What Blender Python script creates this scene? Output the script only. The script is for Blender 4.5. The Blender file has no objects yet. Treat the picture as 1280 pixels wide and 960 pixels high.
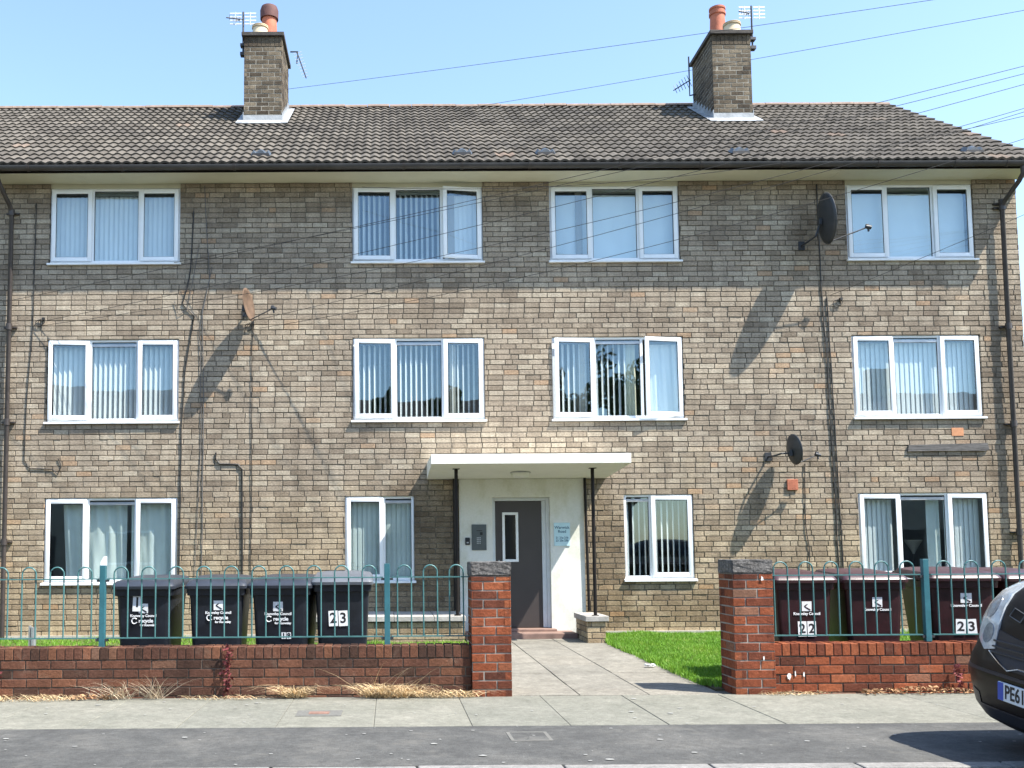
import bpy, bmesh, math, random
import numpy as np
from mathutils import Vector, Matrix
PI = math.pi
R = math.radians
rnd = random.Random(7)
nrg = np.random.default_rng(11)
scene = bpy.context.scene
COL = scene.collection

# ------------------------------------------------------------------ render / camera / light
scene.render.resolution_x = 1024; scene.render.resolution_y = 768
scene.view_settings.view_transform = 'Standard'
scene.view_settings.look = 'None'
scene.view_settings.gamma = 1.0
scene.view_settings.exposure = 1.5
try: scene.view_settings.use_curve_mapping = False
except Exception: pass

CAM = Vector((0.0, -15.0, 1.325))
def make_camera():
    pitch, yaw, roll = 0.0729, 0.0039, 0.0065
    ex = Vector((math.cos(yaw), -math.sin(yaw), 0))
    f0 = Vector((math.sin(yaw), math.cos(yaw), 0))
    fw = f0*math.cos(pitch) + Vector((0, 0, math.sin(pitch)))
    ez = -f0*math.sin(pitch) + Vector((0, 0, math.cos(pitch)))
    right = ex*math.cos(roll) - ez*math.sin(roll)
    up = ex*math.sin(roll) + ez*math.cos(roll)
    cd = bpy.data.cameras.new('camera')
    cd.sensor_width = 36; cd.lens = 1200/1280*36
    cd.shift_x = (640-491.7)/1280; cd.shift_y = (604.85-480)/1280
    cd.clip_start = 0.1; cd.clip_end = 3000
    co = bpy.data.objects.new('camera', cd); COL.objects.link(co)
    m = Matrix.Identity(4)
    for i in range(3):
        m[i][0] = right[i]; m[i][1] = up[i]; m[i][2] = -fw[i]; m[i][3] = CAM[i]
    co.matrix_world = m
    scene.camera = co
make_camera()

SUN = Vector((0.60, -0.335, 1.0)).normalized()      # towards the sun
w = bpy.data.worlds.new("World"); scene.world = w; w.use_nodes = True
nt = w.node_tree
bg = nt.nodes['Background']
sky = nt.nodes.new('ShaderNodeTexSky'); sky.sky_type = 'NISHITA'; sky.sun_disc = False
sky.sun_elevation = math.asin(SUN.z)
sky.sun_rotation = math.atan2(SUN.x, SUN.y)
sky.altitude = 0; sky.air_density = 1.15; sky.dust_density = .6; sky.ozone_density = 1.3
tint = nt.nodes.new('ShaderNodeMix'); tint.data_type = 'RGBA'; tint.blend_type = 'MULTIPLY'; tint.inputs[0].default_value = 1
nt.links.new(sky.outputs[0], tint.inputs[6]); tint.inputs[7].default_value = (.95, .97, 1.0, 1)
nt.links.new(tint.outputs[2], bg.inputs[0]); bg.inputs[1].default_value = 0.13
sl = bpy.data.lights.new('sun', 'SUN'); sl.energy = 4.2; sl.angle = R(0.53); sl.color = (1.0, 0.95, 0.87)
so = bpy.data.objects.new('sun', sl); COL.objects.link(so)
so.rotation_euler = (-SUN).to_track_quat('-Z', 'Y').to_euler()
so.location = (12, -10, 20)

# ------------------------------------------------------------------ materials
class NB:
    def __init__(s, name):
        s.m = bpy.data.materials.new(name); s.m.use_nodes = True
        s.t = s.m.node_tree; s.N = s.t.nodes; s.L = s.t.links
        s.b = s.N['Principled BSDF']
    def n(s, typ, **kw):
        x = s.N.new(typ)
        for k, v in kw.items(): setattr(x, k, v)
        return x
    def link(s, a, b): s.L.new(a, b)
    def coord(s): return s.n('ShaderNodeTexCoord').outputs['Object']
    def noise(s, scale, detail=4, rough=.6, vec=None, stretch=None):
        x = s.n('ShaderNodeTexNoise'); x.inputs['Scale'].default_value = scale
        x.inputs['Detail'].default_value = detail; x.inputs['Roughness'].default_value = rough
        v = vec or s.coord()
        if stretch:
            mp = s.n('ShaderNodeMapping'); mp.inputs['Scale'].default_value = stretch
            s.link(v, mp.inputs[0]); v = mp.outputs[0]
        s.link(v, x.inputs['Vector']); return x.outputs['Fac']
    def ramp(s, fac, stops):
        x = s.n('ShaderNodeValToRGB'); e = x.color_ramp.elements
        while len(e) < len(stops): e.new(0.5)
        for i, (p, c) in enumerate(stops):
            e[i].position = p; e[i].color = (c[0], c[1], c[2], 1) if hasattr(c, '__len__') else (c, c, c, 1)
        s.link(fac, x.inputs[0]); return x.outputs[0]
    def mix(s, a, b, fac, mode='MIX'):
        x = s.n('ShaderNodeMix', data_type='RGBA', blend_type=mode)
        for v, i in ((fac, 0), (a, 6), (b, 7)):
            if isinstance(v, (int, float)): x.inputs[i].default_value = v
            elif isinstance(v, tuple): x.inputs[i].default_value = (v[0], v[1], v[2], 1)
            else: s.link(v, x.inputs[i])
        return x.outputs[2]
    def math(s, op, a, b=None):
        x = s.n('ShaderNodeMath', operation=op)
        for i, v in enumerate((a, b)):
            if v is None: continue
            if isinstance(v, (int, float)): x.inputs[i].default_value = v
            else: s.link(v, x.inputs[i])
        return x.outputs[0]
    def attr(s, name):
        x = s.n('ShaderNodeAttribute'); x.attribute_name = name; return x.outputs['Fac']
    def bump(s, h, strength=.3, dist=.01):
        x = s.n('ShaderNodeBump'); x.inputs['Strength'].default_value = strength; x.inputs['Distance'].default_value = dist
        s.link(h, x.inputs['Height']); s.link(x.outputs[0], s.b.inputs['Normal'])
    def col(s, c): s.link(c, s.b.inputs['Base Color'])
    def set(s, **kw):
        for k, v in kw.items(): s.b.inputs[k.replace('_', ' ')].default_value = v

def pm(name, col, rough=.6, var=.15, scale=12, bump=0., metal=0., bscale=None, spec=.5, tone=0.):
    k = NB(name); n = k.noise(scale, 5, .65)
    lo = tuple(c*(1-var) for c in col); hi = tuple(min(1, c*(1+var)) for c in col)
    c = k.ramp(n, [(.3, lo), (.7, hi)])
    if tone:
        t = k.ramp(k.attr('tone'), [(0, 1-tone), (1, 1+tone)])
        c = k.mix(c, t, 1.0, 'MULTIPLY')
    k.col(c)
    k.set(Roughness=rough, Metallic=metal); k.b.inputs['Specular IOR Level'].default_value = spec
    if bump: k.bump(k.noise(bscale or scale*4, 4, .6), bump, .01)
    return k.m

def brick_mat(name, stops, stain, spec=.15, ground=None, patches=False):
    """per-brick colour from the 'tone' attribute, grain and blotches from noise"""
    k = NB(name)
    base = k.ramp(k.attr('tone'), stops)
    grain = k.ramp(k.noise(30, 6, .8, stretch=(1, 1, 1.6)), [(.31, .56), (.69, 1.36)])
    base = k.mix(base, grain, 1.0, 'MULTIPLY')
    big = k.ramp(k.noise(.9, 5, .62), [(.33, stain), (.62, (1.06, 1.06, 1.03))])
    base = k.mix(base, big, 1.0, 'MULTIPLY')
    streak = k.ramp(k.noise(2.2, 4, .6, stretch=(3.0, 1, .35)), [(.40, .80), (.60, 1.06)])
    base = k.mix(base, streak, .7, 'MULTIPLY')
    if ground:
        sp = k.n('ShaderNodeSeparateXYZ'); k.link(k.coord(), sp.inputs[0])
        hz = k.math('ADD', sp.outputs['Z'], k.math('MULTIPLY', k.noise(1.6, 4, .6), 3.0))
        g = k.ramp(k.math('MULTIPLY', hz, .2), [(.25, ground), (.85, (1, 1, 1))])
        base = k.mix(base, g, 1.0, 'MULTIPLY')
    if patches:                       # sooty patches by the porch and elsewhere; left one also paints in canopy shade
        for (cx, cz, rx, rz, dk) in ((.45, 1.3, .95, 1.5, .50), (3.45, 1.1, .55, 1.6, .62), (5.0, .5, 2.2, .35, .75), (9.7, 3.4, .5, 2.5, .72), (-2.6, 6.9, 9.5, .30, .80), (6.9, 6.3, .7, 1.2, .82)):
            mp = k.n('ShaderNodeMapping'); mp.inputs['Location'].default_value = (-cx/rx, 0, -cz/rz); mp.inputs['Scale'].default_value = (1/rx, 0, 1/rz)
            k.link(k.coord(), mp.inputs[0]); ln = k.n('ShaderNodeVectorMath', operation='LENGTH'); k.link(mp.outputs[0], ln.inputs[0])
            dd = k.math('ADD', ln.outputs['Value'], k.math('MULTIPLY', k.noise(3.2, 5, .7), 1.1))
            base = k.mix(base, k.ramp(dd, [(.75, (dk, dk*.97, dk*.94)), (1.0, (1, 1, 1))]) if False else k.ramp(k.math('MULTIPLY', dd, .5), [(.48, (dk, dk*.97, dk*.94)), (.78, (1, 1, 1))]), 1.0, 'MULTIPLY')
    k.col(base); k.set(Roughness=.9); k.b.inputs['Specular IOR Level'].default_value = spec
    k.bump(k.noise(34, 6, .8), .8, .012)
    return k.m

M = {}
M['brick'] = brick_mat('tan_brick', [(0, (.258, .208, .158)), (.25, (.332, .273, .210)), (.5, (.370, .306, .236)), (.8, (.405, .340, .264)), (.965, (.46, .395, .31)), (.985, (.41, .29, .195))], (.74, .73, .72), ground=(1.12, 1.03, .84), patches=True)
M['mortar'] = pm('grey_mortar', (.145, .128, .10), .95, .55, 14, .4, bscale=70, spec=.1)
def salts(m):
    t_ = m.node_tree; b_ = t_.nodes['Principled BSDF']; src = b_.inputs['Base Color'].links[0].from_socket
    tc = t_.nodes.new('ShaderNodeTexCoord'); nz = t_.nodes.new('ShaderNodeTexNoise'); nz.inputs['Scale'].default_value = 3.4; nz.inputs['Detail'].default_value = 7; nz.inputs['Roughness'].default_value = .75
    t_.links.new(tc.outputs['Object'], nz.inputs['Vector'])
    rp = t_.nodes.new('ShaderNodeValToRGB'); rp.color_ramp.elements[0].position = .56; rp.color_ramp.elements[0].color = (0, 0, 0, 1); rp.color_ramp.elements[1].position = .78; rp.color_ramp.elements[1].color = (.5, .5, .5, 1)
    t_.links.new(nz.outputs['Fac'], rp.inputs[0]); mx = t_.nodes.new('ShaderNodeMix'); mx.data_type = 'RGBA'
    t_.links.new(rp.outputs[0], mx.inputs[0]); t_.links.new(src, mx.inputs[6]); mx.inputs[7].default_value = (.25, .19, .145, 1)
    t_.links.new(mx.outputs[2], b_.inputs['Base Color'])
M['chbrick'] = brick_mat('sooty_brick', [(0, (.085, .067, .05)), (.5, (.155, .126, .092)), (1, (.235, .192, .14))], (.62, .6, .58))
M['chmortar'] = pm('pale_mortar', (.27, .25, .21), .95, .35, 7, .3, spec=.1)
M['red'] = brick_mat('red_brick', [(0, (.11, .040, .026)), (.35, (.215, .062, .032)), (.7, (.275, .080, .037)), (.94, (.32, .102, .048)), (1, (.22, .12, .08))], (.62, .64, .66))
M['redb'] = brick_mat('weathered_red_brick', [(0, (.070, .040, .030)), (.35, (.125, .058, .040)), (.7, (.165, .074, .047)), (.94, (.205, .092, .054)), (1, (.15, .105, .08))], (.66, .68, .70))
salts(M['red']); salts(M['redb'])
M['redmortar'] = pm('wall_mortar', (.115, .095, .078), .95, .35, 12, .3, spec=.1)
M['pillmortar'] = pm('new_mortar', (.30, .27, .235), .95, .25, 12, .3, spec=.1)
M['upvc'] = pm('white_upvc', (.80, .82, .83), .35, .03, 6)
M['sillw'] = pm('white_sill', (.78, .79, .79), .4, .08, 8)
M['render'] = (lambda k: (k.col(k.mix(k.ramp(k.noise(1.6, 6, .65, stretch=(1.4, 1, .8)), [(.30, (.55, .54, .43)), (.52, (.70, .70, .65))]), k.ramp(k.noise(30, 5, .6), [(.2, .9), (.8, 1.04)]), 1.0, 'MULTIPLY')), k.set(Roughness=.8), k.bump(k.noise(40, 4, .6), .25, .006), k.m)[-1])(NB('white_render'))
M['canopy'] = pm('canopy_paint', (.78, .77, .70), .7, .05, 3, .15)
M['soffit'] = pm('cream_soffit', (.62, .60, .46), .6, .08, 1.3)
M['black'] = pm('black_plastic_gutter', (.012, .009, .008), .55, .3, 5, spec=.25)
M['gutter'] = pm('grey_gutter', (.048, .043, .040), .5, .35, 3, .1)
M['pipe'] = pm('brown_pipe', (.045, .036, .032), .5, .3, 6)
M['lead'] = pm('lead_flashing', (.30, .315, .325), .6, .3, 5, .4)
M['leaddark'] = pm('dark_lead', (.010, .014, .020), .5, .3, 9)
M['cap'] = pm('chimney_cap', (.055, .048, .042), .9, .35, 8, .5)
M['potred'] = pm('terracotta_pot', (.42, .13, .07), .75, .3, 5, .1)
M['potdk'] = pm('sooty_pot', (.10, .04, .035), .8, .3, 6)
M['potbuff'] = pm('buff_pot', (.62, .50, .34), .75, .15, 5)
M['metal'] = pm('galvanised', (.45, .46, .47), .4, .15, 15, metal=.7)
M['alu'] = pm('aluminium_elements', (.75, .76, .77), .35, .05, 15, metal=.3)
M['dkmetal'] = pm('dark_metal', (.03, .032, .036), .5, .2, 15)
M['dish'] = pm('dish_grey', (.035, .038, .042), .55, .2, 9)
M['rustdish'] = pm('rusty_dish', (.12, .075, .048), .8, .3, 10, .2)
M['cable'] = pm('black_cable', (.018, .017, .016), .6, .2, 10)
M['cableg'] = pm('grey_cable', (.10, .095, .09), .6, .2, 10)
M['teal'] = (lambda k: (k.col(k.mix(k.ramp(k.noise(6, 4), [(.3, (.045, .130, .132)), (.7, (.070, .180, .178))]), (.12, .06, .035), k.ramp(k.noise(24, 5, .7), [(.66, 0), (.72, 1)]))), k.set(Roughness=.42), k.m)[-1])(NB('teal_paint'))
M['tealpost'] = pm('teal_post_paint', (.032, .125, .150), .4, .18, 9)
M['whitepaint'] = pm('white_paint', (.78, .79, .78), .5, .06, 10)
M['coping'] = (lambda k: (k.col(k.ramp(k.noise(34, 6, .8), [(.32, (.03, .028, .027)), (.5, (.10, .094, .088)), (.68, (.25, .235, .22))])), k.set(Roughness=.95), k.bump(k.noise(45, 5, .7), .9, .012), k.m)[-1])(NB('mossy_coping'))
M['slabtop'] = pm('weathered_stone', (.36, .34, .31), .9, .25, 7, .4)
M['plinth'] = pm('plinth_concrete', (.42, .39, .33), .9, .15, 7, .3)
M['step'] = pm('red_tile_step', (.22, .14, .11), .8, .25, 5, .2)
M['doorleaf'] = pm('brown_door', (.050, .042, .040), .38, .08, 3)
M['doorframe'] = pm('door_frame', (.62, .66, .68), .45, .08, 5)
M['panelgrey'] = pm('grey_steel_panel', (.10, .115, .118), .35, .1, 9, metal=.5)
M['signboard'] = pm('pale_blue_sign', (.50, .70, .76), .35, .05, 9)
M['signtext'] = pm('blue_letters', (.05, .13, .20), .5, .05, 9)
M['ink'] = pm('black_ink', (.012, .012, .014), .6, .1, 9)
M['binblk'] = pm('charcoal_bin_plastic', (.010, .0125, .018), .42, .5, 7, .12, bscale=60)
M['binlid'] = pm('blue_grey_bin_lid', (.030, .035, .046), .40, .22, 4, .12, bscale=60)
M['binlidl'] = pm('faded_grey_bin_lid', (.10, .11, .125), .42, .2, 4, .12, bscale=60)
M['binmar'] = pm('maroon_bin_plastic', (.024, .006, .008), .42, .5, 7, .12, bscale=60)
M['binmarlid'] = pm('maroon_bin_lid', (.052, .022, .025), .40, .25, 4, .12, bscale=60)
M['rubber'] = pm('rubber', (.018, .018, .018), .8, .2, 20)
M['sticker'] = pm('white_sticker', (.72, .74, .75), .5, .08, 30)
M['lightglass'] = pm('opal_glass', (.72, .72, .66), .3, .04, 9)
M['wood'] = (lambda k: (k.col(k.ramp(k.noise(9, 6, .7, stretch=(.5, 1, 6)), [(.3, (.045, .042, .040)), (.7, (.17, .16, .152))])), k.set(Roughness=.9), k.bump(k.noise(12, 5, .7, stretch=(.5, 1, 6)), .6, .01), k.m)[-1])(NB('grey_weathered_wood'))
M['airbrick'] = pm('terracotta_vent', (.40, .13, .07), .8, .2, 20, .2)
M['airbrick2'] = pm('orange_brick', (.52, .24, .12), .85, .15, 20, .2)
M['room'] = pm('room_plaster', (.34, .32, .28), .9, .05, 2)
M['blind'] = pm('white_blind', (.74, .76, .76), .7, .03, 5)
M['blindc'] = pm('cream_blind', (.62, .60, .46), .7, .05, 5)
M['curtain'] = pm('pale_curtain', (.60, .66, .64), .85, .08, 2.5)
M['curtain2'] = pm('white_net', (.72, .76, .77), .85, .04, 2.5)
M['dkrail'] = pm('blind_rail', (.10, .105, .11), .5, .1, 9)
M['bark'] = pm('bark', (.10, .08, .06), .9, .3, 8, .5)
M['straw'] = pm('dry_straw', (.62, .47, .27), .8, .25, 9, tone=.35)
M['weed'] = pm('dry_weed', (.50, .42, .30), .85, .25, 9, tone=.3)
M['redweed'] = pm('red_creeper', (.17, .035, .035), .8, .4, 14, tone=.4)
M['deadleaf'] = pm('dead_leaves', (.34, .20, .10), .8, .4, 14, tone=.4)
M['paper'] = pm('white_litter', (.78, .78, .77), .7, .05, 9)
M['iron'] = pm('rusty_iron', (.20, .115, .085), .8, .3, 25, .3)
M['cover'] = pm('concrete_cover', (.13, .127, .113), .9, .2, 30, .3)
M['dropping'] = pm('pale_spot', (.27, .27, .25), .8, .15, 30)
M['splash'] = pm('white_splash', (.75, .75, .72), .7, .1, 30)

def glass_mat(name, refl, tint):
    k = NB(name); k.N.remove(k.b)
    out = [x for x in k.N if x.type == 'OUTPUT_MATERIAL'][0]
    tr = k.n('ShaderNodeBsdfTransparent'); tr.inputs[0].default_value = (*tint, 1)
    gl = k.n('ShaderNodeBsdfGlossy'); gl.inputs['Roughness'].default_value = 0.0
    gl.inputs['Color'].default_value = (.70, .88, 1, 1)
    ge = k.n('ShaderNodeNewGeometry'); dp = k.n('ShaderNodeVectorMath', operation='DOT_PRODUCT')
    k.link(ge.outputs['Incoming'], dp.inputs[0]); k.link(ge.outputs['Normal'], dp.inputs[1])
    c5 = k.math('POWER', k.math('SUBTRACT', 1.0, k.math('ABSOLUTE', dp.outputs['Value'])), 5.0)
    f = k.math('ADD', k.math('MULTIPLY', c5, .8), refl)
    nz = k.noise(1.7, 2, .5)
    bp = k.n('ShaderNodeBump'); bp.inputs['Strength'].default_value = .05; bp.inputs['Distance'].default_value = .02
    k.link(nz, bp.inputs['Height']); k.link(bp.outputs[0], gl.inputs['Normal'])
    mx = k.n('ShaderNodeMixShader'); k.link(f, mx.inputs[0]); k.link(tr.outputs[0], mx.inputs[1]); k.link(gl.outputs[0], mx.inputs[2])
    k.link(mx.outputs[0], out.inputs[0])
    return k.m
M['glass'] = glass_mat('window_glass', .085, (.93, .955, .95))

def tile_mat():
    k = NB('roof_tile')
    base = k.ramp(k.attr('tone'), [(0, (.078, .070, .060)), (.5, (.100, .090, .077)), (.95, (.125, .113, .097)), (.99, (.14, .125, .105)), (1, (.18, .13, .10))])
    lich = k.ramp(k.noise(22, 6, .8), [(.35, .76), (.65, 1.22)])
    base = k.mix(base, lich, 1.0, 'MULTIPLY')
    moss = k.ramp(k.noise(7, 6, .8), [(.62, 0), (.72, .7)])
    base = k.mix(base, (.06, .06, .045), moss)
    big = k.ramp(k.noise(.8, 4, .6), [(.3, (.85, .84, .84)), (.7, (1.12, 1.1, 1.06))])
    k.col(k.mix(base, big, 1.0, 'MULTIPLY')); k.set(Roughness=.92); k.b.inputs['Specular IOR Level'].default_value = .2
    k.bump(k.noise(70, 4, .7), .4, .006)
    return k.m
M['tile'] = tile_mat()
M['ridge'] = pm('ridge_tile', (.21, .155, .12), .9, .3, 9, .4)

def ground_mat(name, stops, scale, grit, bump=.3, spots=None, extra=None):
    k = NB(name)
    c = k.ramp(k.noise(scale, 6, .65), stops)
    g = k.ramp(k.noise(grit, 3, .8), [(.25, .72), (.75, 1.28)])
    c = k.mix(c, g, 1.0, 'MULTIPLY')
    fine = k.ramp(k.noise(grit*.22, 5, .85), [(.32, .74), (.68, 1.24)])
    mid = k.ramp(k.noise(5.5, 5, .75), [(.32, .84), (.68, 1.14)])
    c = k.mix(c, mid, 1.0, 'MULTIPLY')
    c = k.mix(c, fine, 1.0, 'MULTIPLY')
    if name.startswith('slab'):
        t = k.ramp(k.attr('tone'), [(0, (.93, .94, .93)), (1, (1.06, 1.05, 1.02))])
        c = k.mix(c, t, 1.0, 'MULTIPLY')
    if extra: c = k.mix(c, extra, k.ramp(k.noise(2.4, 5, .7), [(.56, 0), (.70, .75)]))
    k.col(c); k.set(Roughness=.92); k.b.inputs['Specular IOR Level'].default_value = .2
    k.bump(k.noise(grit, 3, .8), bump, .006)
    return k.m
M['tarmac'] = ground_mat('tarmac_footway', [(.3, (.060, .060, .058)), (.5, (.080, .080, .076)), (.70, (.116, .113, .104))], 1.3, 70, .8, extra=(.125, .12, .108))
M['road'] = ground_mat('road_asphalt', [(.3, (.045, .045, .047)), (.7, (.065, .065, .066))], 1.2, 110, .5)
M['slab'] = ground_mat('slab_pavement', [(.3, (.155, .155, .130)), (.7, (.205, .200, .170))], 1.9, 80, .5, extra=(.155, .155, .128))
M['pathslab'] = ground_mat('slab_path', [(.3, (.170, .160, .137)), (.7, (.232, .218, .187))], 2.2, 70, .5, extra=(.15, .137, .115))
M['kerb'] = ground_mat('kerb_stone', [(.3, (.17, .165, .155)), (.7, (.24, .23, .215))], 3, 90, .3)
M['soil'] = ground_mat('soil', [(.3, (.075, .066, .036)), (.7, (.13, .115, .065))], 5, 60, .5)
M['far'] = ground_mat('far_ground', [(.3, (.05, .07, .03)), (.7, (.08, .10, .04))], .5, 20, .3)
M['joint'] = pm('slab_joint_dirt', (.12, .115, .09), .95, .3, 20)
def grass_mat():
    k = NB('grass_blade')
    c = k.ramp(k.attr('tone'), [(0, (.085, .20, .018)), (.5, (.15, .32, .03)), (.85, (.23, .42, .055)), (1, (.42, .42, .16))])
    n = k.ramp(k.noise(1.4, 4, .6), [(.3, (.80, .86, .75)), (.55, (1.0, 1.0, 1.0)), (.72, (1.5, 1.12, 1.2))])
    k.col(k.mix(c, n, 1.0, 'MULTIPLY')); k.set(Roughness=.55)
    k.b.inputs['Specular IOR Level'].default_value = .3
    out = [x for x in k.N if x.type == 'OUTPUT_MATERIAL'][0]
    tl = k.n('ShaderNodeBsdfTranslucent'); tl.inputs[0].default_value = (.22, .40, .04, 1)
    mx = k.n('ShaderNodeMixShader'); mx.inputs[0].default_value = .3
    k.link(k.b.outputs[0], mx.inputs[1]); k.link(tl.outputs[0], mx.inputs[2]); k.link(mx.outputs[0], out.inputs[0])
    return k.m
M['grass'] = grass_mat()
M['leaf'] = pm('tree_leaf', (.055, .10, .028), .6, .3, 3, tone=.4)
def paint_mat():
    k = NB('dark_brown_metallic_paint')
    n = k.noise(900, 2, .5)
    k.col(k.ramp(n, [(.35, (.006, .0048, .0044)), (.7, (.016, .012, .0105))])); k.set(Roughness=.4, Metallic=0); k.b.inputs['Specular IOR Level'].default_value = .15
    k.b.inputs['Coat Weight'].default_value = .12; k.b.inputs['Coat Roughness'].default_value = .06
    return k.m
M['carpaint'] = paint_mat()
M['cargrille'] = pm('grille_plastic', (.012, .014, .022), .4, .1, 20)
M['carglass'] = pm('car_glass', (.010, .012, .014), .05, .05, 5)
M['chrome'] = pm('chrome_trim', (.75, .76, .78), .15, .03, 20, metal=1)
M['platew'] = pm('plate_white', (.62, .66, .70), .4, .03, 20)
M['plateb'] = pm('plate_blue', (.01, .06, .40), .4, .05, 20)
M['bluebadge'] = pm('blue_badge', (.01, .06, .22), .3, .05, 20)
M['lampclear'] = (lambda k: (k.col(k.ramp(k.noise(14, 4, .7), [(.3, (.35, .40, .44)), (.7, (.66, .70, .72))])), k.set(Roughness=.12, Metallic=.25), k.b.inputs.__getitem__('Coat Weight').__setattr__('default_value', 1.0), k.m)[-1])(NB('headlight_lens'))
M['lampbowl'] = pm('lamp_bowl', (.26, .29, .32), .15, .3, 40, metal=.4)
M['ventgrey'] = pm('vent_tile_grey', (.055, .070, .085), .5, .3, 9)
M['hrender'] = pm('pale_house_wall', (.42, .36, .28), .9, .2, 2, .2)
M['hroof'] = pm('dark_house_roof', (.07, .055, .05), .9, .2, 3, .2)
M['hglass'] = pm('dark_window', (.03, .04, .05), .1, .1, 3)

# ------------------------------------------------------------------ mesh helpers
class MB:
    def __init__(s): s.v = []; s.f = []; s.mi = []; s.tone = []; s.cur = 0; s.t = None
    def face(s, idx): s.f.append(idx); s.mi.append(s.cur); s.tone.append(s.t if s.t is not None else rnd.random())
    def quad(s, a, b, c, d):
        n = len(s.v); s.v += [tuple(a), tuple(b), tuple(c), tuple(d)]; s.face((n, n+1, n+2, n+3))
    def box(s, x0, y0, z0, x1, y1, z1, bev=0):
        if bev:
            bm = bmesh.new(); r = bmesh.ops.create_cube(bm, size=1)
            for v in bm.verts: v.co = Vector(((x0+x1)/2+v.co.x*(x1-x0), (y0+y1)/2+v.co.y*(y1-y0), (z0+z1)/2+v.co.z*(z1-z0)))
            bmesh.ops.bevel(bm, geom=list(bm.edges), offset=bev, segments=2, affect='EDGES', profile=.5)
            s.add_bm(bm); return
        n = len(s.v)
        s.v += [(x0, y0, z0), (x1, y0, z0), (x1, y1, z0), (x0, y1, z0), (x0, y0, z1), (x1, y0, z1), (x1, y1, z1), (x0, y1, z1)]
        for q in ((0, 3, 2, 1), (4, 5, 6, 7), (0, 1, 5, 4), (1, 2, 6, 5), (2, 3, 7, 6), (3, 0, 4, 7)):
            s.face(tuple(n+i for i in q))
    def add_bm(s, bm):
        n = len(s.v); bm.verts.index_update()
        s.v += [tuple(v.co) for v in bm.verts]
        for f in bm.faces: s.face(tuple(n+v.index for v in f.verts))
        bm.free()
    def tube(s, pts, r, seg=8, cap=True, r2=None):
        pts = [Vector(p) for p in pts]; rings = []
        k = len(pts)
        for i, p in enumerate(pts):
            if i == 0: d = pts[1]-p
            elif i == k-1: d = p-pts[i-1]
            else: d = (pts[i+1]-p).normalized()+(p-pts[i-1]).normalized()
            d = d.normalized() if d.length > 1e-9 else Vector((0, 0, 1))
            ref = Vector((0, 0, 1)) if abs(d.z) < .9 else Vector((0, 1, 0))
            a = d.cross(ref).normalized(); b = a.cross(d).normalized()
            rr = r if r2 is None else r+(r2-r)*i/(k-1)
            n = len(s.v)
            for j in range(seg):
                t = 2*PI*j/seg; s.v.append(tuple(p+a*math.cos(t)*rr+b*math.sin(t)*rr))
            rings.append(n)
        for i in range(k-1):
            for j in range(seg):
                s.face((rings[i]+j, rings[i]+(j+1) % seg, rings[i+1]+(j+1) % seg, rings[i+1]+j))
        if cap:
            s.face(tuple(rings[0]+j for j in range(seg))[::-1]); s.face(tuple(rings[-1]+j for j in range(seg)))
    def lathe(s, prof, cx=0, cy=0, seg=24, axis='Z'):
        rings = []
        for (r, z) in prof:
            n = len(s.v)
            for j in range(seg):
                t = 2*PI*j/seg
                s.v.append((cx+r*math.cos(t), cy+r*math.sin(t), z))
            rings.append(n)
        for i in range(len(prof)-1):
            for j in range(seg): s.face((rings[i]+j, rings[i]+(j+1) % seg, rings[i+1]+(j+1) % seg, rings[i+1]+j))
        s.face(tuple(rings[0]+j for j in range(seg))[::-1]); s.face(tuple(rings[-1]+j for j in range(seg)))
    def loft(s, rings, cap=True):
        idx = []
        for r in rings:
            idx.append(len(s.v)); s.v += [tuple(p) for p in r]
        k = len(rings[0])
        for a, b in zip(idx, idx[1:]):
            for j in range(k): s.face((a+j, a+(j+1) % k, b+(j+1) % k, b+j))
        if cap:
            s.face(tuple(idx[0]+j for j in range(k))[::-1]); s.face(tuple(idx[-1]+j for j in range(k)))
    def prism(s, poly, axis, a, b):
        """poly: 2D outline; axis 'x','y' or 'z' extruded from a to b"""
        def P(p, t):
            return {'x': (t, p[0], p[1]), 'y': (p[0], t, p[1]), 'z': (p[0], p[1], t)}[axis]
        s.loft([[P(p, a) for p in poly], [P(p, b) for p in poly]])
    def build(s, name, mats, parent=None, smooth=False, loc=None, rot=None, fixn=True):
        me = bpy.data.meshes.new(name); me.from_pydata(s.v, [], s.f)
        if not isinstance(mats, (list, tuple)): mats = [mats]
        for m in mats: me.materials.append(M[m] if isinstance(m, str) else m)
        me.polygons.foreach_set('material_index', s.mi)
        at = me.attributes.new('tone', 'FLOAT', 'FACE'); at.data.foreach_set('value', s.tone)
        if fixn:
            bm = bmesh.new(); bm.from_mesh(me); bmesh.ops.recalc_face_normals(bm, faces=bm.faces); bm.to_mesh(me); bm.free()
        if smooth:
            me.polygons.foreach_set('use_smooth', [True]*len(me.polygons))
            try: me.set_sharp_from_angle(angle=R(smooth if smooth is not True else 40))
            except Exception: pass
        me.update()
        o = bpy.data.objects.new(name, me); COL.objects.link(o)
        if parent: o.parent = parent
        if loc: o.location = loc
        if rot: o.rotation_euler = rot
        return o

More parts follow.
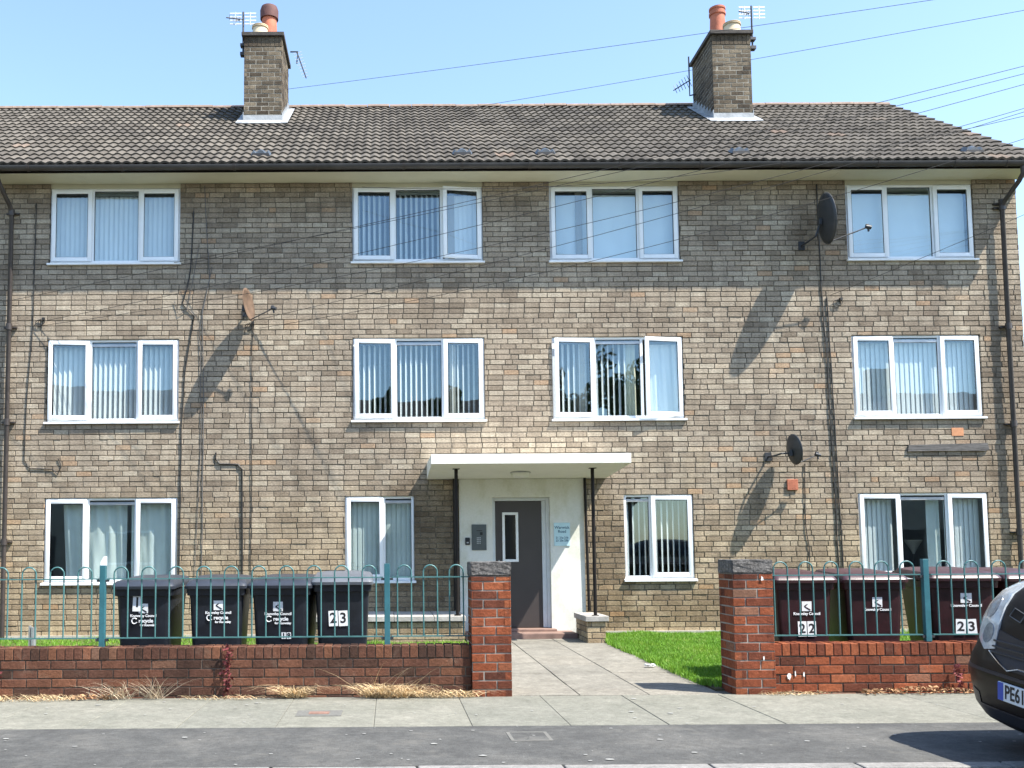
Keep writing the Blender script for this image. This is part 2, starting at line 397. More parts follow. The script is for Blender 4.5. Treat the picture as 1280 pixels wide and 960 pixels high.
def tag(o, label=None, cat=None, group=None, kind=None):
    if label: o['label'] = label
    if cat: o['category'] = cat
    if group: o['group'] = group
    if kind: o['kind'] = kind
    return o
def thing(name, label, cat, loc=(0, 0, 0), rz=0, group=None):
    o = bpy.data.objects.new(name, None); COL.objects.link(o); o.empty_display_size = .2
    o.location = loc; o.rotation_euler = (0, 0, rz)
    return tag(o, label, cat, group)
def copy_tree(o, parent=None):
    c = o.copy(); COL.objects.link(c)
    if parent: c.parent = parent
    for ch in list(o.children): copy_tree(ch, c)
    return c
def text_mesh(name, txt, size, mat, parent, loc, rot=(PI/2, 0, 0), align='CENTER', sx=1., bold=0., depth=.0008, space=1.0):
    cu = bpy.data.curves.new('t', 'FONT'); cu.body = txt; cu.size = size; cu.align_x = align; cu.align_y = 'CENTER'
    cu.extrude = depth; cu.offset = bold; cu.space_line = space; cu.resolution_u = 3
    ob = bpy.data.objects.new('t', cu); COL.objects.link(ob)
    dg = bpy.context.evaluated_depsgraph_get()
    me = bpy.data.meshes.new_from_object(ob.evaluated_get(dg))
    bpy.data.objects.remove(ob); bpy.data.curves.remove(cu)
    me.name = name; me.materials.clear(); me.materials.append(M[mat])
    o = bpy.data.objects.new(name, me); COL.objects.link(o)
    if parent: o.parent = parent
    o.location = loc; o.rotation_euler = rot; o.scale = (sx, 1, 1)
    return o

def cutspan(a, b, holes):
    segs = [(a, b)]
    for h0, h1 in holes:
        out = []
        for s0, s1 in segs:
            if h1 <= s0 or h0 >= s1: out.append((s0, s1)); continue
            if h0 > s0: out.append((s0, h0))
            if h1 < s1: out.append((h1, s1))
        segs = out
    return segs

def brick_panel(mb, org, ud, nd, u0, u1, v0, v1, holes=(), L=.24, H=.0827, J=.013, thick=.10, proud=.010, phase=0., extent=None, inner=True, jit=.0025, bond='stretcher', tlt=.0022, tonef=None):
    """real bricks on a mortar bed. org: origin, ud: along, nd: outward normal, holes: (u0,u1,v0,v1)"""
    org = Vector(org); ud = Vector(ud); nd = Vector(nd); zd = Vector((0, 0, 1))
    def P(u, v, d): return tuple(org+ud*u+zd*v+nd*d)
    nrow = int(math.ceil((v1-v0)/H - 1e-6))
    for r in range(nrow):
        za = v0+r*H; zb = min(v1, za+H)
        if zb-za < .012: continue
        zm = (za+zb)/2
        e0, e1 = (u0, u1) if extent is None else extent(zm)
        e0 = max(e0, u0); e1 = min(e1, u1)
        if e1-e0 < .03: continue
        # vertical cut of holes
        cuts = sorted({za, zb} | {min(max(h[2], za), zb) for h in holes} | {min(max(h[3], za), zb) for h in holes})
        bands = [(a, b) for a, b in zip(cuts, cuts[1:]) if b-a > .006]
        off = (0 if r % 2 else L/2) + phase + (rnd.uniform(-.012, .012))
        bricks = []
        u = e0 - ((e0+off) % L)
        if bond == 'mixed' and r % 5 == 4:
            LL = L/2
        else: LL = L
        while u < e1:
            lw = LL*(.5 if bond == 'snapped' and rnd.random() < .05 else 1)*(1+(rnd.uniform(-.012, .012) if bond == 'snapped' else 0))
            bricks.append((u, u+lw)); u += lw
        bt = {}
        for a, b in bands:
            hs = [(h[0], h[1]) for h in holes if h[2] < (a+b)/2 < h[3]]
            mb.cur = 1; mb.t = .5
            for s0, s1 in cutspan(e0, e1, hs):
                n = len(mb.v); mb.v += [P(s0, a, -proud), P(s1, a, -proud), P(s1, b, -proud), P(s0, b, -proud)]; mb.face((n, n+1, n+2, n+3))
                if inner:
                    mb.cur = 2
                    n = len(mb.v); mb.v += [P(s0, a, -thick), P(s0, b, -thick), P(s1, b, -thick), P(s1, a, -thick)]; mb.face((n, n+1, n+2, n+3))
                    mb.cur = 1
            mb.cur = 0
            ja = J/2 if a == za else 0; jb = J/2 if b == zb else 0
            for bi, (p, q) in enumerate(bricks):
                if bi not in bt: bt[bi] = (rnd.random() if tonef is None else tonef(p, zm), rnd.uniform(-jit, jit), rnd.uniform(-1, 1)*tlt)
                tn, dd, tl = bt[bi]
                for s0, s1 in cutspan(max(p+J/2, e0), min(q-J/2, e1), hs):
                    if s1-s0 < .012: continue
                    mb.t = tn
                    bz = .0028
                    n = len(mb.v); A, B = a+ja+tl*.5, b-jb+tl*.5
                    mb.v += [P(s0+bz, A+bz, dd), P(s1-bz, A+bz, dd+tl), P(s1-bz, B-bz, dd+tl), P(s0+bz, B-bz, dd),
                             P(s0, A, dd-bz), P(s1, A, dd-bz), P(s1, B, dd-bz), P(s0, B, dd-bz),
                             P(s0, A, -thick), P(s1, A, -thick), P(s1, B, -thick), P(s0, B, -thick)]
                    mb.face((n, n+1, n+2, n+3))
                    for i in range(4):
                        j = (i+1) % 4
                        mb.face((n+4+i, n+4+j, n+j, n+i)); mb.face((n+8+i, n+8+j, n+4+j, n+4+i))
    mb.t = None; mb.cur = 0

# ================================================================== GROUND
g = MB(); g.box(-600, -600, -.6, 600, 600, -.16); tag(g.build('ground', 'far'), kind='structure')
g = MB(); g.box(-120, -16.6, -.25, 120, -9.02, -.12); tag(g.build('road', 'road'), kind='structure')
g = MB(); g.box(-120, -8.87, -.2, 120, -7.5, 0); tag(g.build('footway', 'tarmac'), kind='structure')
def slabs(name, xs, ys, mat, z, gap=.006, zf=None, thick=.15, jitter=.0025, rows=None):
    mb = MB()
    for ci in range(len(xs)-1):
        yy = ys if rows is None else rows(ci)
        for rj in range(len(yy)-1):
            mb.t = rnd.random(); d = rnd.uniform(-jitter, jitter)
            x0, x1 = xs[ci]+gap/2, xs[ci+1]-gap/2; y0, y1 = yy[rj]+gap/2, yy[rj+1]-gap/2
            z0 = z+d; za = z0+(zf(y0) if zf else 0); zb = z0+(zf(y1) if zf else 0); b = .004
            n = len(mb.v)
            mb.v += [(x0, y0, za-b), (x1, y0, za-b), (x1, y1, zb-b), (x0, y1, zb-b), (x0+b, y0+b, za), (x1-b, y0+b, za), (x1-b, y1-b, zb), (x0+b, y1-b, zb),
                     (x0, y0, za-thick), (x1, y0, za-thick), (x1, y1, zb-thick), (x0, y1, zb-thick)]
            mb.face((n+4, n+5, n+6, n+7))
            for i in range(4):
                j = (i+1) % 4
                mb.face((n+i, n+j, n+4+j, n+4+i)); mb.face((n+8+i, n+8+j, n+j, n+i))
    mb.t = None
    return tag(mb.build(name, mat), kind='structure')
xs = [-12]
while xs[-1] < 22: xs.append(xs[-1]+rnd.choice([.76, .76, .762, .9]))
off = 1.385-min(xs, key=lambda v: abs(v-1.385)); xs = [v+off for v in xs]
slabs('pavement', xs, [-7.495, -5.94], 'slab', 0, gap=.004)
g = MB(); g.box(-120, -7.498, -.25, 120, -5.5, -.006); tag(g.build('pavement_bed', 'joint'), kind='structure')
g = MB()
x = -30.
while x < 30:
    g.t = rnd.random(); g.box(x+.004, -9.015, -.2, x+.906, -8.875, rnd.uniform(.0, .004), bev=.01); x += .914
g.t = None; tag(g.build('kerb', 'kerb'), kind='structure')
zf = lambda y: .045*(y+5.93)/5.6
def prow(ci):
    st = [-5.94, -5.94, -5.94][ci]; first = [.62, .38, .62][ci]
    y = [st, st+first]
    while y[-1] < -.5: y.append(min(-.30, y[-1]+.93))
    if y[-1] < -.31: y[-1] = -.30
    return y
slabs('path', [1.115, 1.76, 2.41, 3.10], None, 'pathslab', .004, gap=.009, zf=zf, rows=prow)
g = MB(); g.box(1.10, -5.94, -.3, 3.11, -.12, -.03); tag(g.build('path_bed', 'joint'), kind='structure')
for nm, a, b in (('garden_soil', -14, 1.098), ('garden_soil', 3.115, 16)):
    g = MB(); g.prism([(-5.68, -.3), (-5.68, .015), (.08, .05), (.08, -.3)], 'x', a, b); tag(g.build(nm, 'soil'), kind='structure')
# opposite side of the street (seen in the window reflections)
g = MB(); g.box(-120, -18.6, -.2, 120, -16.62, .05); tag(g.build('far_footway', 'tarmac'), kind='structure')
g = MB(); g.box(-120, -90, -.2, 120, -18.62, .03); tag(g.build('far_garden', 'far'), kind='structure')

# ---- grass
def grass(name, label, regions, hole=None):
    V = []; F = []; T = []
    for (x0, x1, y0, y1, dens, h) in regions:
        n = int((x1-x0)*(y1-y0)*dens)
        x = nrg.uniform(x0, x1, n); y = nrg.uniform(y0, y1, n)
        keep = (np.sin(x*5.3+1.3*np.sin(y*4.1))+np.sin(y*6.7+1.7*np.sin(x*3.3))+nrg.normal(0, .55, n)) > -1.35
        x, y = x[keep], y[keep]; n = len(x)
        cl = np.sin(x*3.1+y*1.7)*np.cos(y*4.3-x*2.1)*.3+np.sin(x*9.+y*7.)*.18
        hh = h*(1+cl)*nrg.uniform(.5, 1.25, n); a = nrg.uniform(0, 2*PI, n); lean = nrg.uniform(.1, .75, n)*hh
        wd = nrg.uniform(.0028, .0055, n); la = nrg.uniform(0, 2*PI, n)
        z = .018+.03*(y+5.93)/6
        px, py = np.cos(a)*wd, np.sin(a)*wd
        lx, ly = np.cos(la)*lean, np.sin(la)*lean
        tn = np.clip(nrg.normal(.45, .24, n)+cl*.3, 0, 1)
        v = np.stack([np.stack([x-px, y-py, z], 1), np.stack([x+px, y+py, z], 1),
                      np.stack([x+px*.8+lx*.4, y+py*.8+ly*.4, z+hh*.6], 1), np.stack([x-px*.8+lx*.4, y-py*.8+ly*.4, z+hh*.6], 1),
                      np.stack([x+lx, y+ly, z+hh], 1)], 1).reshape(-1, 3)
        V.append(v); T.append(tn)
    V = np.concatenate(V); T = np.concatenate(T); n = len(T)
    me = bpy.data.meshes.new(name); base = np.arange(n)*5
    me.vertices.add(len(V)); me.vertices.foreach_set('co', V.ravel())
    quads = np.stack([base, base+1, base+2, base+3], 1); tris = np.stack([base+3, base+2, base+4], 1)
    loops = np.concatenate([quads.ravel(), tris.ravel()])
    me.loops.add(len(loops)); me.loops.foreach_set('vertex_index', loops.astype(np.int32))
    me.polygons.add(2*n)
    ls = np.concatenate([np.arange(n)*4, 4*n+np.arange(n)*3]); me.polygons.foreach_set('loop_start', ls.astype(np.int32))
    me.update(calc_edges=True); me.validate()
    at = me.attributes.new('tone', 'FLOAT', 'FACE'); at.data.foreach_set('value', np.concatenate([T, T]))
    me.materials.append(M['grass'])
    o = bpy.data.objects.new(name, me); COL.objects.link(o)
    return tag(o, label, 'grass', kind='stuff')
grass('lawn_grass', 'bright green lawn grass growing beside the slab path', [(3.09, 5.2, -5.62, -.06, 9500, .062), (5.2, 9.9, -5.6, -.06, 1500, .085), (3.03, 3.17, -5.5, -.5, 3500, .06), (3.07, 3.14, -5.5, -.5, 6000, .05)])
grass('verge_grass', 'green grass growing behind the teal railings and black bins', [(-7.5, 1.06, -5.6, -3.2, 1100, .055), (-7.5, .95, -3.2, -.1, 1500, .045), (-1.6, .95, -2.4, -1.3, 2600, .075), (.7, 1.11, -5.6, -1.3, 2500, .07)])

# ================================================================== BUILDING
WX0, WX1 = -12.0, 10.085
WTOP = 7.268
bld = thing('apartment_building', 'three-storey tan brick block of flats with brown tiled roof and two chimneys', 'building', (0, 0, 0))
# windows: x0, x1, z0 (sill bottom), z1
WIN = []
for (a, b) in ((-5.399, -3.32), (-.575, 1.515), (2.583, 4.665), (7.341, 9.391)):
    WIN.append((a, b, 5.937, 7.245)); WIN.append((a, b, 3.394, 4.744))
WIN += [(-5.399, -3.32, .874, 2.233), (-.708, .383, .874, 2.233), (3.664, 4.756, .874, 2.233), (7.341, 9.391, .874, 2.233)]
DOOR = (1.08, 3.035, 0, 2.46)
holes = [(a, b, c, d) for a, b, c, d in WIN] + [DOOR]
# the top windows reach the soffit
holes = [(a, b, c, (WTOP+.1 if d > 7 else d)) for a, b, c, d in holes]
mb = MB()
brick_panel(mb, (0, 0, 0), (1, 0, 0), (0, -1, 0), WX0, WX1, 0.0, WTOP, holes, jit=.0038, tlt=.0024, bond='snapped')
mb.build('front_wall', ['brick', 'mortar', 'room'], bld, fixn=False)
RY = 4.0; RZ = lambda y: 7.36+(y+.5)*.6733
mb = MB()
def gext(z):
    if z < RZ(0): return (0, 8)
    y = (z-7.36)/.6733-.5+.05
    return (y, 8-y)
brick_panel(mb, (WX1, 0, 0), (0, 1, 0), (1, 0, 0), 0.012, 8, 0, 10.2, (), extent=gext, inner=True)
mb.build('gable_wall', ['brick', 'mortar', 'room'], bld, fixn=False)
mb = MB(); mb.box(WX0, 7.9, 0, WX1, 8.0, WTOP); mb.box(WX0-.1, 0.1, 0, WX0, 8, WTOP)
mb.build('rear_wall', 'brick', bld)
mb = MB()
for z in (.16, 2.62, 5.12, 7.30): mb.box(WX0+.01, .13, z-.14, WX1-.12, 7.88, z)
for x in (-7.2, -2.2, 1.02, 3.08, 5.9): mb.box(x-.05, .13, .2, x+.05, 7.85, 7.28)
mb.box(WX0+.02, 3.4, .2, WX1-.13, 3.5, 7.28)
mb.build('interior_shell', 'room', bld)
# plinth strip
mb = MB()
mb.box(-12, -.035, .0, 1.0, -.002, .10); mb.box(3.12, -.045, .0, WX1, -.002, .115)
mb.build('plinth', 'plinth', bld)

# ---- roof tiles
def tiles(front=True):
    RX0, RX1 = -12.15, 10.25
    per = .1475; seg = 8; L = 4.52/math.cos(math.atan(.6733)); ncr = 17; gg = L/ncr
    ct, st_ = math.cos(math.atan(.6733)), math.sin(math.atan(.6733))
    nx = int((RX1-RX0)/per)*seg
    xs = RX0+np.arange(nx+1)*per/seg
    xs[-1] = RX1
    ph = (np.arange(nx+1) % seg)/seg
    prof = .026*np.power(.5+.5*np.cos(2*PI*ph), .75)
    V = []; F = []; T = []
    base = 0
    for i in range(ncr):
        jx = nrg.normal(0, .0018, nx+1)
        tile_id = (np.arange(nx) // (seg*2))
        tr = nrg.random(tile_id.max()+2); drop = nrg.normal(0, .004, tile_id.max()+2)
        d = drop[np.minimum(np.arange(nx+1)//(seg*2), tile_id.max())]
        s0 = i*gg; s1 = (i+1)*gg+.02
        def row(s, h):
            y = -.52+s*ct - h*st_; z = 7.365+s*st_+h*ct
            return np.stack([xs, np.broadcast_to(y, xs.shape)+0*xs, np.broadcast_to(z, xs.shape)+0*xs], 1)
        r0 = row(s0+d+.004, prof*.9+.002+.0)         # lip bottom
        r1 = row(s0+d, prof+.034+jx)           # lip top
        r2 = row(s1, prof+.006)
        V += [r0, r1, r2]
        for a, b in ((0, 1), (1, 2)):
            A = base+a*(nx+1)+np.arange(nx); B = base+b*(nx+1)+np.arange(nx)
            F.append(np.stack([A, A+1, B+1, B], 1)); T.append(tr[tile_id])
        base += 3*(nx+1)
    V = np.concatenate(V); F = np.concatenate(F); T = np.concatenate(T)
    if not front: V[:, 1] = 2*RY-V[:, 1]; F = F[:, ::-1]
    me = bpy.data.meshes.new('roof'); me.from_pydata(V.tolist(), [], F.tolist())
    at = me.attributes.new('tone', 'FLOAT', 'FACE'); at.data.foreach_set('value', T)
    me.materials.append(M['tile']); me.polygons.foreach_set('use_smooth', [True]*len(me.polygons))
    me.set_sharp_from_angle(angle=R(38)); me.update()
    o = bpy.data.objects.new('roof', me); COL.objects.link(o); o.parent = bld
    return o
roof = tiles(True); tiles(False)
# underlay deck, barge undercloak
mb = MB(); zo = -.02
mb.prism([(-.46, 7.36+zo), (RY, RZ(RY)+zo), (8.46, 7.36+zo), (8.46, 7.33), (RY, RZ(RY)-.12), (-.46, 7.33)], 'x', -12.1, 10.19)
mb.build('roof_deck', 'cap', bld)
mb = MB(); mb.prism([(-.45, 7.30), (-.45, 7.372), (RY, RZ(RY)+.005), (RY, RZ(RY)-.15), (0, 7.30)], 'x', 10.191, 10.225)
mb.build('bargeboard', 'soffit', bld)
# ridge tiles
mb = MB(); x = -12.1
while x < 10.2:
    mb.t = rnd.random(); x1 = min(x+.45, 10.24); dz = rnd.uniform(-.006, .006)
    ring = lambda xx, k: [(xx, RY+math.cos(t)*.12*k, RZ(RY)+.0+dz+math.sin(t)*.085*k) for t in [PI*i/8 for i in range(9)]]
    mb.loft([ring(x, 1), ring(x1-.01, 1.03)]); x = x1
mb.t = None; mb.build('ridge', 'ridge', bld, smooth=50)
# roof vents
for px, pz in ((-6.56, 0), (-2.02, 0), (1.19, .0), (2.52, .0), (5.63, 0), (9.36, .02)):
    mb = MB(); y0 = -.19; z0 = RZ(y0)+.055
    prof = lambda y, k, lift: [(-.165*k+.33*k*i/8, y, RZ(y)+.055+1.35*lift*(.45+.55*abs(math.cos(2*PI*i/8)))*(1 if 0 < i < 8 else .1)) for i in range(9)]
    mb.loft([prof(-.16, .9, .075), prof(-.08, 1, .07), prof(.04, .85, .02)], cap=True)
    o = mb.build('roof_vent', 'ventgrey', bld, smooth=50); o.location = (px, 0, 0)
    mb = MB(); mb.box(px-.135, -.172, RZ(-.17)+.058, px+.135, -.166, RZ(-.17)+.105); mb.build('vent_opening', 'ink', o).location = (-px, 0, 0)
# gutter, fascia, soffit
mb = MB()
gy = -.545; gz = 7.335; rr = .062
gp = [(gy+rr*math.cos(t), gz+rr*1.15*math.sin(t)) for t in [PI+PI*i/10 for i in range(11)]] + [(gy+rr*.86*math.cos(t), gz+rr*.95*math.sin(t)) for t in [2*PI-PI*i/10 for i in range(11)]]
mb.prism(gp, 'x', -12.2, 10.32)
gut = mb.build('gutter', 'gutter', bld, smooth=40)
for x in (-11.6, -9.4, -7.0, -5.55, -4.1, -2.37, -1.1, .25, 1.15, 2.2, 3.6, 4.85, 6.1, 7.6, 8.8, 9.6, 10.0):
    p = [(gy+.069*math.cos(t), gz+.069*1.17*math.sin(t)) for t in [PI+PI*i/10 for i in range(11)]] + [(gy+.050*math.cos(t), gz+.05*math.sin(t)) for t in [2*PI-PI*i/10 for i in range(11)]]
    mb = MB(); mb.prism(p, 'x', x-.022, x+.022); mb.build('gutter_bracket', 'pipe', bld, smooth=40)
mb = MB(); mb.box(-12.2, -.47, 7.262, 10.24, -.445, 7.40); mb.build('fascia', 'black', bld)
mb = MB(); mb.box(-12.2, -.444, 7.270, 10.19, .02, 7.288)
for x in (-7.5, -4.8, -3.0, -.3, 2.2, 4.6, 7.1, 9.6): mb.box(x-.012, -.443, 7.266, x+.012, -.0, 7.2695)
mb.build('soffit', 'soffit', bld)

# ---- chimneys
def chimney(x0, x1, y0, y1, ztop, pots, lean=0.):
    mb = MB(); zb = 8.9
    kw = dict(L=.235, H=.082, J=.014, thick=.05, proud=.004, inner=False)
    zb_ = zb; zt = ztop-.10
    brick_panel(mb, (0, y0, 0), (1, 0, 0), (0, -1, 0), x0, x1, zb_, zt-.20, **kw)
    brick_panel(mb, (0, y1, 0), (1, 0, 0), (0, 1, 0), x0, x1, zb_, zt, **kw)
    brick_panel(mb, (x0, 0, 0), (0, 1, 0), (-1, 0, 0), y0, y1, zb_, zt, **kw)
    brick_panel(mb, (x1, 0, 0), (0, 1, 0), (1, 0, 0), y0, y1, zb_, zt, **kw)
    # soldier course under the cap
    x = x0
    while x < x1-.03:
        mb.t = rnd.random()*.35; mb.cur = 0; mb.box(x+.004, y0-.004+rnd.uniform(-.002, .002), zt-.19, min(x+.078, x1), y0+.05, zt); x += .082
    mb.t = .3; mb.cur = 1; mb.box(x0+.005, y0+.012, zt-.2, x1-.005, y0+.04, zt); mb.cur = 0; mb.t = None
    c = mb.build('chimney', ['chbrick', 'chmortar'], bld, fixn=False)
    mb = MB(); mb.box(x0-.045, y0-.05, zt, x1+.045, y1+.05, zt+.075, bev=.008)
    mb.box(x0+.03, y0+.03, zt+.075, x1-.03, y1-.03, zt+.115, bev=.015); mb.build('chimney_cap', 'cap', c)
    # lead: apron at the front, stepped soakers at the sides, skirt on the tiles
    mb = MB(); zr = RZ(y0)
    mb.box(x0-.012, y0-.016, zr+.02, x1+.012, y0-.006, zr+.19)
    mb.prism([(y0-.17, RZ(y0-.17)+.078), (y0-.012, zr+.085), (y0-.012, zr+.10), (y0-.17, RZ(y0-.17)+.088)], 'x', x0-.11, x1+.11)
    for sx in (-1, 1):
        xe = x0 if sx < 0 else x1
        xa, xb = (xe-.13, xe) if sx < 0 else (xe, xe+.13)
        mb.prism([(y0-.17, RZ(y0-.17)+.085), (min(y1, RY), RZ(min(y1, RY))+.085), (min(y1, RY), RZ(min(y1, RY))+.095), (y0-.17, RZ(y0-.17)+.095)], 'x', xa+.002, xb-.002)
        yy = y0-.01
        while yy < y1-.05:
            y2 = min(yy+.155, y1)
            xa, xb = (xe-.016, xe-.005) if sx < 0 else (xe+.005, xe+.016)
            mb.box(xa, yy, RZ(yy)-.05, xb, y2-.003, RZ(y2)+.16); yy += .155
    mb.build('flashing', 'lead', c)
    for (px, py, r0, h, m, cowl) in pots:
        mb = MB(); z = zt+.10
        mb.lathe([(r0*1.08, z), (r0*1.02, z+.02), (r0*.98, z+h*.5), (r0*.92, z+h*.80), (r0*1.05, z+h*.81), (r0*1.06, z+h*.87), (r0*.95, z+h*.88), (r0*.95, z+h*.94), (r0*1.04, z+h*.95), (r0*1.04, z+h), (r0*.8, z+h), (r0*.8, z+h*.7)], px, py)
        p = mb.build('chimney_pot', m, c, smooth=35)
        if cowl:
            mb = MB(); mb.lathe([(r0*1.14, z+h*.80), (r0*1.16, z+h*1.02), (r0*1.0, z+h*1.12), (r0*.3, z+h*1.15)], px, py)
            tag(mb.build('pot_cowl', 'potdk', c, smooth=35))
    return c
chimney(-2.69, -1.98, 2.45, 3.62, 11.17, [(-2.30, 3.1, .155, .76, 'potred', True), (-2.42, 2.68, .15, .22, 'potbuff', False)])
chimney(6.135, 6.865, 2.45, 3.62, 11.17, [(6.47, 3.05, .15, .76, 'potred', False), (6.60, 2.66, .16, .22, 'potbuff', False)])

# ---- windows
def frame_bars(mb, x0, z0, x1, z1, w, y0, y1, bev=.006):
    mb.box(x0, y0, z0, x0+w, y1, z1, bev); mb.box(x1-w, y0, z0, x1, y1, z1, bev)
    mb.box(x0+w-.004, y0+.001, z0, x1-w+.004, y1-.001, z0+w, bev); mb.box(x0+w-.004, y0+.001, z1-w, x1-w+.004, y1-.001, z1, bev)
def blind_slats(x0, x1, z0, z1, ang, pitch, mat, win, y=.15, rail=True, wd=.087):
    mb = MB(); x = x0+pitch/2; n = 0
    while x < x1:
        a = ang(n) if callable(ang) else ang+rnd.uniform(-4, 4)
        a = R(a); dx = math.cos(a)*wd/2; dy = math.sin(a)*wd/2
        c = .006
        pts = [(-1, 0), (-.5, -.6), (0, -1), (.5, -.6), (1, 0)]
        nx, ny = -math.sin(a)*c, math.cos(a)*c
        A = [(x+dx*t+nx*u, y+dy*t+ny*u) for t, u in pts]
        for p, q in zip(A, A[1:]): mb.quad((p[0], p[1], z0), (q[0], q[1], z0), (q[0], q[1], z1), (p[0], p[1], z1))
        x += pitch; n += 1
    o = mb.build('blind', mat, win, fixn=False)
    if rail:
        mb = MB(); mb.box(x0, y-.03, z1, x1, y+.03, z1+.045); mb.build('blind_rail', 'dkrail', win)
    return o
def drape(x0, x1, z0, z1, mat, win, y=.17, amp=.025, freq=9., gather=0., flat=False):
    mb = MB(); nx = max(10, int((x1-x0)*60)); rows = 10
    ph = rnd.uniform(0, 6)
    def pt(i, j):
        u = i/nx; v = j/rows; x = x0+(x1-x0)*u
        x += gather*(1-v)*(1-u)
        yy = y+amp*math.sin(u*(x1-x0)*2*PI*freq+ph+.8*math.sin(v*2+u*5))*(.6+.4*(1-v))+.4*amp*math.sin(u*37+v*3)
        return (x, yy, z0+(z1-z0)*v)
    for i in range(nx):
        for j in range(rows): mb.quad(pt(i, j), pt(i+1, j), pt(i+1, j+1), pt(i, j+1))
    bm = None
    o = mb.build('curtain', mat, win, fixn=False)
    b = bmesh.new(); b.from_mesh(o.data); bmesh.ops.remove_doubles(b, verts=b.verts, dist=1e-4); b.to_mesh(o.data); b.free()
    o.data.polygons.foreach_set('use_smooth', [True]*len(o.data.polygons))
    return o
def make_window(x0, x1, z0, z1, layout, opened=None, contents=None, toph=0.0):
    """layout: list of (fraction0, fraction1, kind) kind: c = casement, f = fixed light with a top vent"""
    W, H = x1-x0, z1-z0
    mb = MB(); fw = .042
    zs = .045
    ztop = H-toph
    frame_bars(mb, .004, zs, W-.004, ztop, fw, .035, .095)
    for a, b, k in layout[:-1]: mb.box(W*b-.022, .037, zs+fw-.003, W*b+.022, .093, ztop-fw+.003)
    win = mb.build('window', 'upvc', bld, loc=(x0, 0, z0), smooth=30)
    mb = MB(); mb.prism([(-.05, 0), (-.05, .028), (.036, .044), (.09, .044), (.09, .0)], 'x', -.022, W+.022)
    mb.build('sill', 'sillw', win)
    if toph:
        mb = MB(); mb.box(.0, .028, ztop+.001, W, .09, H+.05); mb.build('head_board', 'soffit', win)
    for i, (a, b, k) in enumerate(layout):
        xa, xb = W*a+(.046 if i == 0 else .024), W*b-(.046 if i == len(layout)-1 else .024)
        za, zb = zs+fw, ztop-fw
        if k == 'c':
            e = .016; sw = .066
            xa -= e; xb += e; za -= e; zb += e
            ang = (opened or {}).get(i, 0)
            hx = xa if ang > 0 else xb            # hinge side
            def T(o):
                if ang:
                    o.location = (hx, .03, 0); o.rotation_euler = (0, 0, -R(ang))
                return o
            ox = hx if ang else 0; oy = .03 if ang else 0
            mb = MB(); frame_bars(mb, xa-ox, za, xb-ox, zb, sw, .004-oy, .034-oy, .007)
            T(mb.build('casement', 'upvc', win, smooth=30))
            mb = MB(); mb.box(xa+sw-.006-ox, .016-oy, za+sw-.006, xb-sw+.006-ox, .022-oy, zb-sw+.006); T(mb.build('pane', 'glass', win))
            mb = MB()                              # black gasket
            g0 = sw-.001
            for q in ((xa+g0, za+g0, xa+g0+.007, zb-g0), (xb-g0-.007, za+g0, xb-g0, zb-g0), (xa+g0+.0071, zb-g0-.007, xb-g0-.0071, zb-g0), (xa+g0+.0071, za+g0, xb-g0-.0071, za+g0+.004)):
                mb.box(q[0]-ox, .0105-oy, q[1], q[2]-ox, .0155-oy, q[3])
            T(mb.build('gasket', 'ink', win))
        else:
            # fixed light
            mb = MB(); mb.box(xa-.003, .055, za-.003, xb+.003, .061, zb+.003); mb.build('pane', 'glass', win)
            mb = MB(); g0 = -.001
            for q in ((xa, za, xa+.007, zb), (xb-.007, za, xb, zb), (xa+.0071, zb-.009, xb-.0071, zb)): mb.box(q[0], .0485, q[1], q[2], .0545, q[3])
            mb.build('gasket', 'ink', win)
            if k == 'v':                            # trickle-vent rail
                mb = MB(); mb.box(xa+.002, .038, zb-.075, xb-.002, .052, zb-.03, .004); mb.build('vent_rail', 'metal', win)
    if contents: contents(win, W, H, zs+.05, ztop-.1)
    return win
L3 = [(0, .325, 'c'), (.325, .685, 'v'), (.685, 1, 'c')]
L3f = [(0, .325, 'c'), (.325, .685, 'f'), (.685, 1, 'c')]
def c_slats(ang, pitch=.078, mat='blind', a=.03, b=.97, **k):
    return lambda win, W, H, za, zb: blind_slats(W*a, W*b, za, zb, ang, pitch, mat, win, **k)
def c11(win, W, H, za, zb): blind_slats(W*.03, W*.97, za, zb, 22, .078, 'blind', win)
def c12(win, W, H, za, zb): blind_slats(W*.03, W*.70, za, zb, 62, .085, 'blind', win); blind_slats(W*.71, W*.97, za, zb, 12, .078, 'blind', win)
def c13(win, W, H, za, zb): drape(W*.03, W*.97, za, zb, 'curtain2', win, amp=.008, freq=2.2)
def c14(win, W, H, za, zb):
    drape(W*.03, W*.97, za, zb, 'curtain2', win, amp=.008, freq=2.0)
def c21(win, W, H, za, zb): drape(W*.02, W*.30, za, zb, 'curtain2', win, y=.23, amp=.012, freq=7); blind_slats(W*.03, W*.97, za, zb, 45, .080, 'blind', win)
def c22(win, W, H, za, zb): blind_slats(W*.03, W*.97, za, zb, 66, .083, 'blind', win)
def c23(win, W, H, za, zb):
    blind_slats(W*.03, W*.60, za, zb, 55, .090, 'blind', win)
    drape(W*.58, W*.655, za, zb, 'blindc', win, amp=.02, freq=16)
    drape(W*.74, W*.98, za, zb, 'curtain2', win, amp=.012, freq=6)
def c24(win, W, H, za, zb): blind_slats(W*.03, W*.97, za, zb, 14, .077, 'blind', win)
def c31(win, W, H, za, zb):
    drape(W*.115, W*.60, za, zb, 'curtain', win, freq=5, gather=.06); drape(W*.635, W*.98, za, zb, 'curtain', win, freq=5, amp=.018)
def c32(win, W, H, za, zb): blind_slats(W*.05, W*.95, za, zb, 10, .077, 'curtain', win)
def c33(win, W, H, za, zb): blind_slats(W*.04, W*.96, za, zb, 58, .090, 'blind', win)
